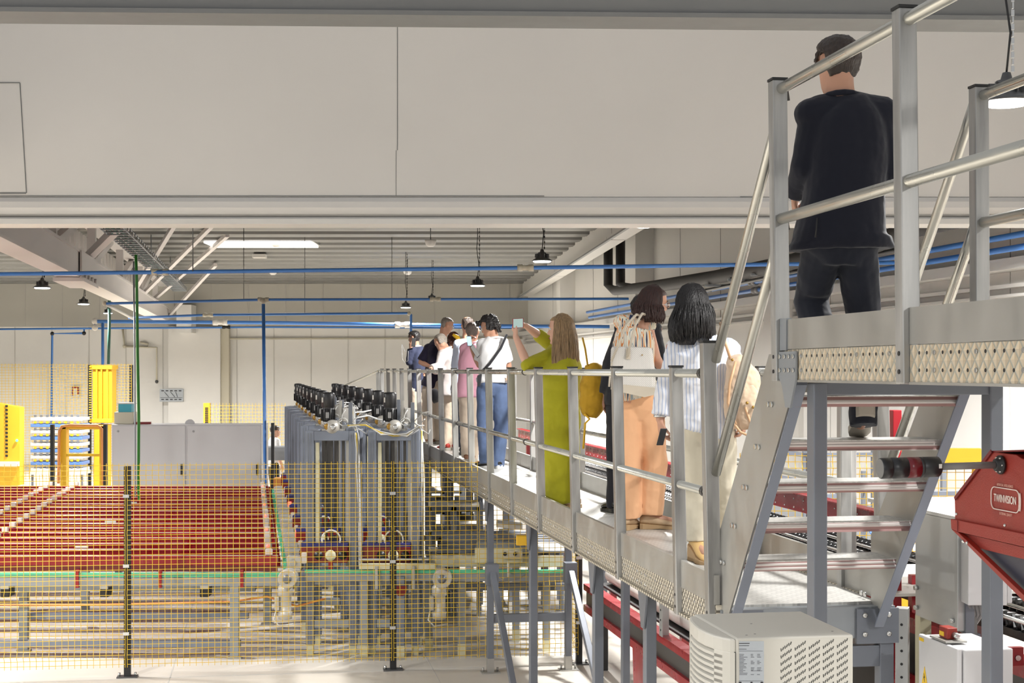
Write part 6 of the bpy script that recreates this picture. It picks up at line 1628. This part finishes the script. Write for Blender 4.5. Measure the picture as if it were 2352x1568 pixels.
# beige backpack
bp_ = thing('beige_backpack', U(1705, 985, 8.45), 'beige leather rucksack hanging from the right shoulder by the stair', 'backpack')
q = lambda px, py, d=0: U(px, py, 8.42+d)
mb = MB(); trunk(mb, smooth_secs([(q(1700,985), .05, .05), (q(1702,962), .095, .07), (q(1706,915), .112, .085), (q(1704,865), .095, .08), (q(1692,832), .06, .06), (q(1688,818), .035, .035)], 4), V((1,0,.25)).normalized(), 20)
mb.build('bag_body', 'bag_beige', bp_, remesh=.007, disp=.035, dscale=.08)
mb = MB(); trunk(mb, smooth_secs([(q(1712,985,-.05), .03, .02), (q(1718,950,-.07), .06, .03), (q(1722,910,-.07), .06, .03), (q(1716,885,-.06), .03, .02)], 4), V((1,0,.2)).normalized(), 14)
mb.build('front_pocket', 'bag_beige', bp_, remesh=.007, disp=.02, dscale=.05)
MB().tube([q(1655,742,.05), q(1662,775,-.10), q(1678,825,-.12)], .009, 6).build('shoulder_strap', 'strap_tan', bp_)
MB().tube([q(1690,830,-.09), q(1676,880,-.10), q(1672,925,-.09), q(1690,975,-.10)], .008, 6).build('side_strap', 'strap_tan', bp_)
MB().tube([q(1676,960,-.10), q(1700,992,-.10), q(1724,1002,-.08), q(1728,985,-.08), q(1712,935,-.10)], .0085, 6).build('hanging_strap', 'strap_tan', bp_)
mb = MB()
for a in ((1682,826), (1716,925), (1730,935), (1690,938)): mb.ball(q(a[0], a[1], -.115), .009, 8, 5)
mb.build('buckle', 'brass', bp_)
# small black crossbody bag
cb_ = thing('crossbody_bag', U(1098, 905, 16.5), 'small black bag at the left hip over blue jeans', 'bag')
MB().prism([U(1096,862,16.5), U(1107,858,16.5), U(1104,885,16.5), U(1096,888,16.5)], V((0,.05,0))).build('bag_body', 'strap_black', cb_, bevel=.006)
tag(MB().lathe(U(1010,905,20.0), V((-1,0,-.3)), [(0,.02),(.02,.08),(.06,.10),(.11,.10),(.12,.08)], 14).build('baseball_cap', 'black_cloth'), 'black cap hanging at the railing below the leaning one', 'cap')
# earphone wire of the caller
tag(MB().tube([U(923,790,24.8), U(930,808,24.8), U(938,806,24.8), U(937,828,24.8), U(930,833,24.8), U(924,825,24.8), U(923,792,24.8)], .004, 5).build('earphone_wire', 'cable_grey'), 'thin earphone wire dangling left of the phone caller', 'cable')
for o in list(bpy.data.objects):
    if '_org' in o: del o['_org']
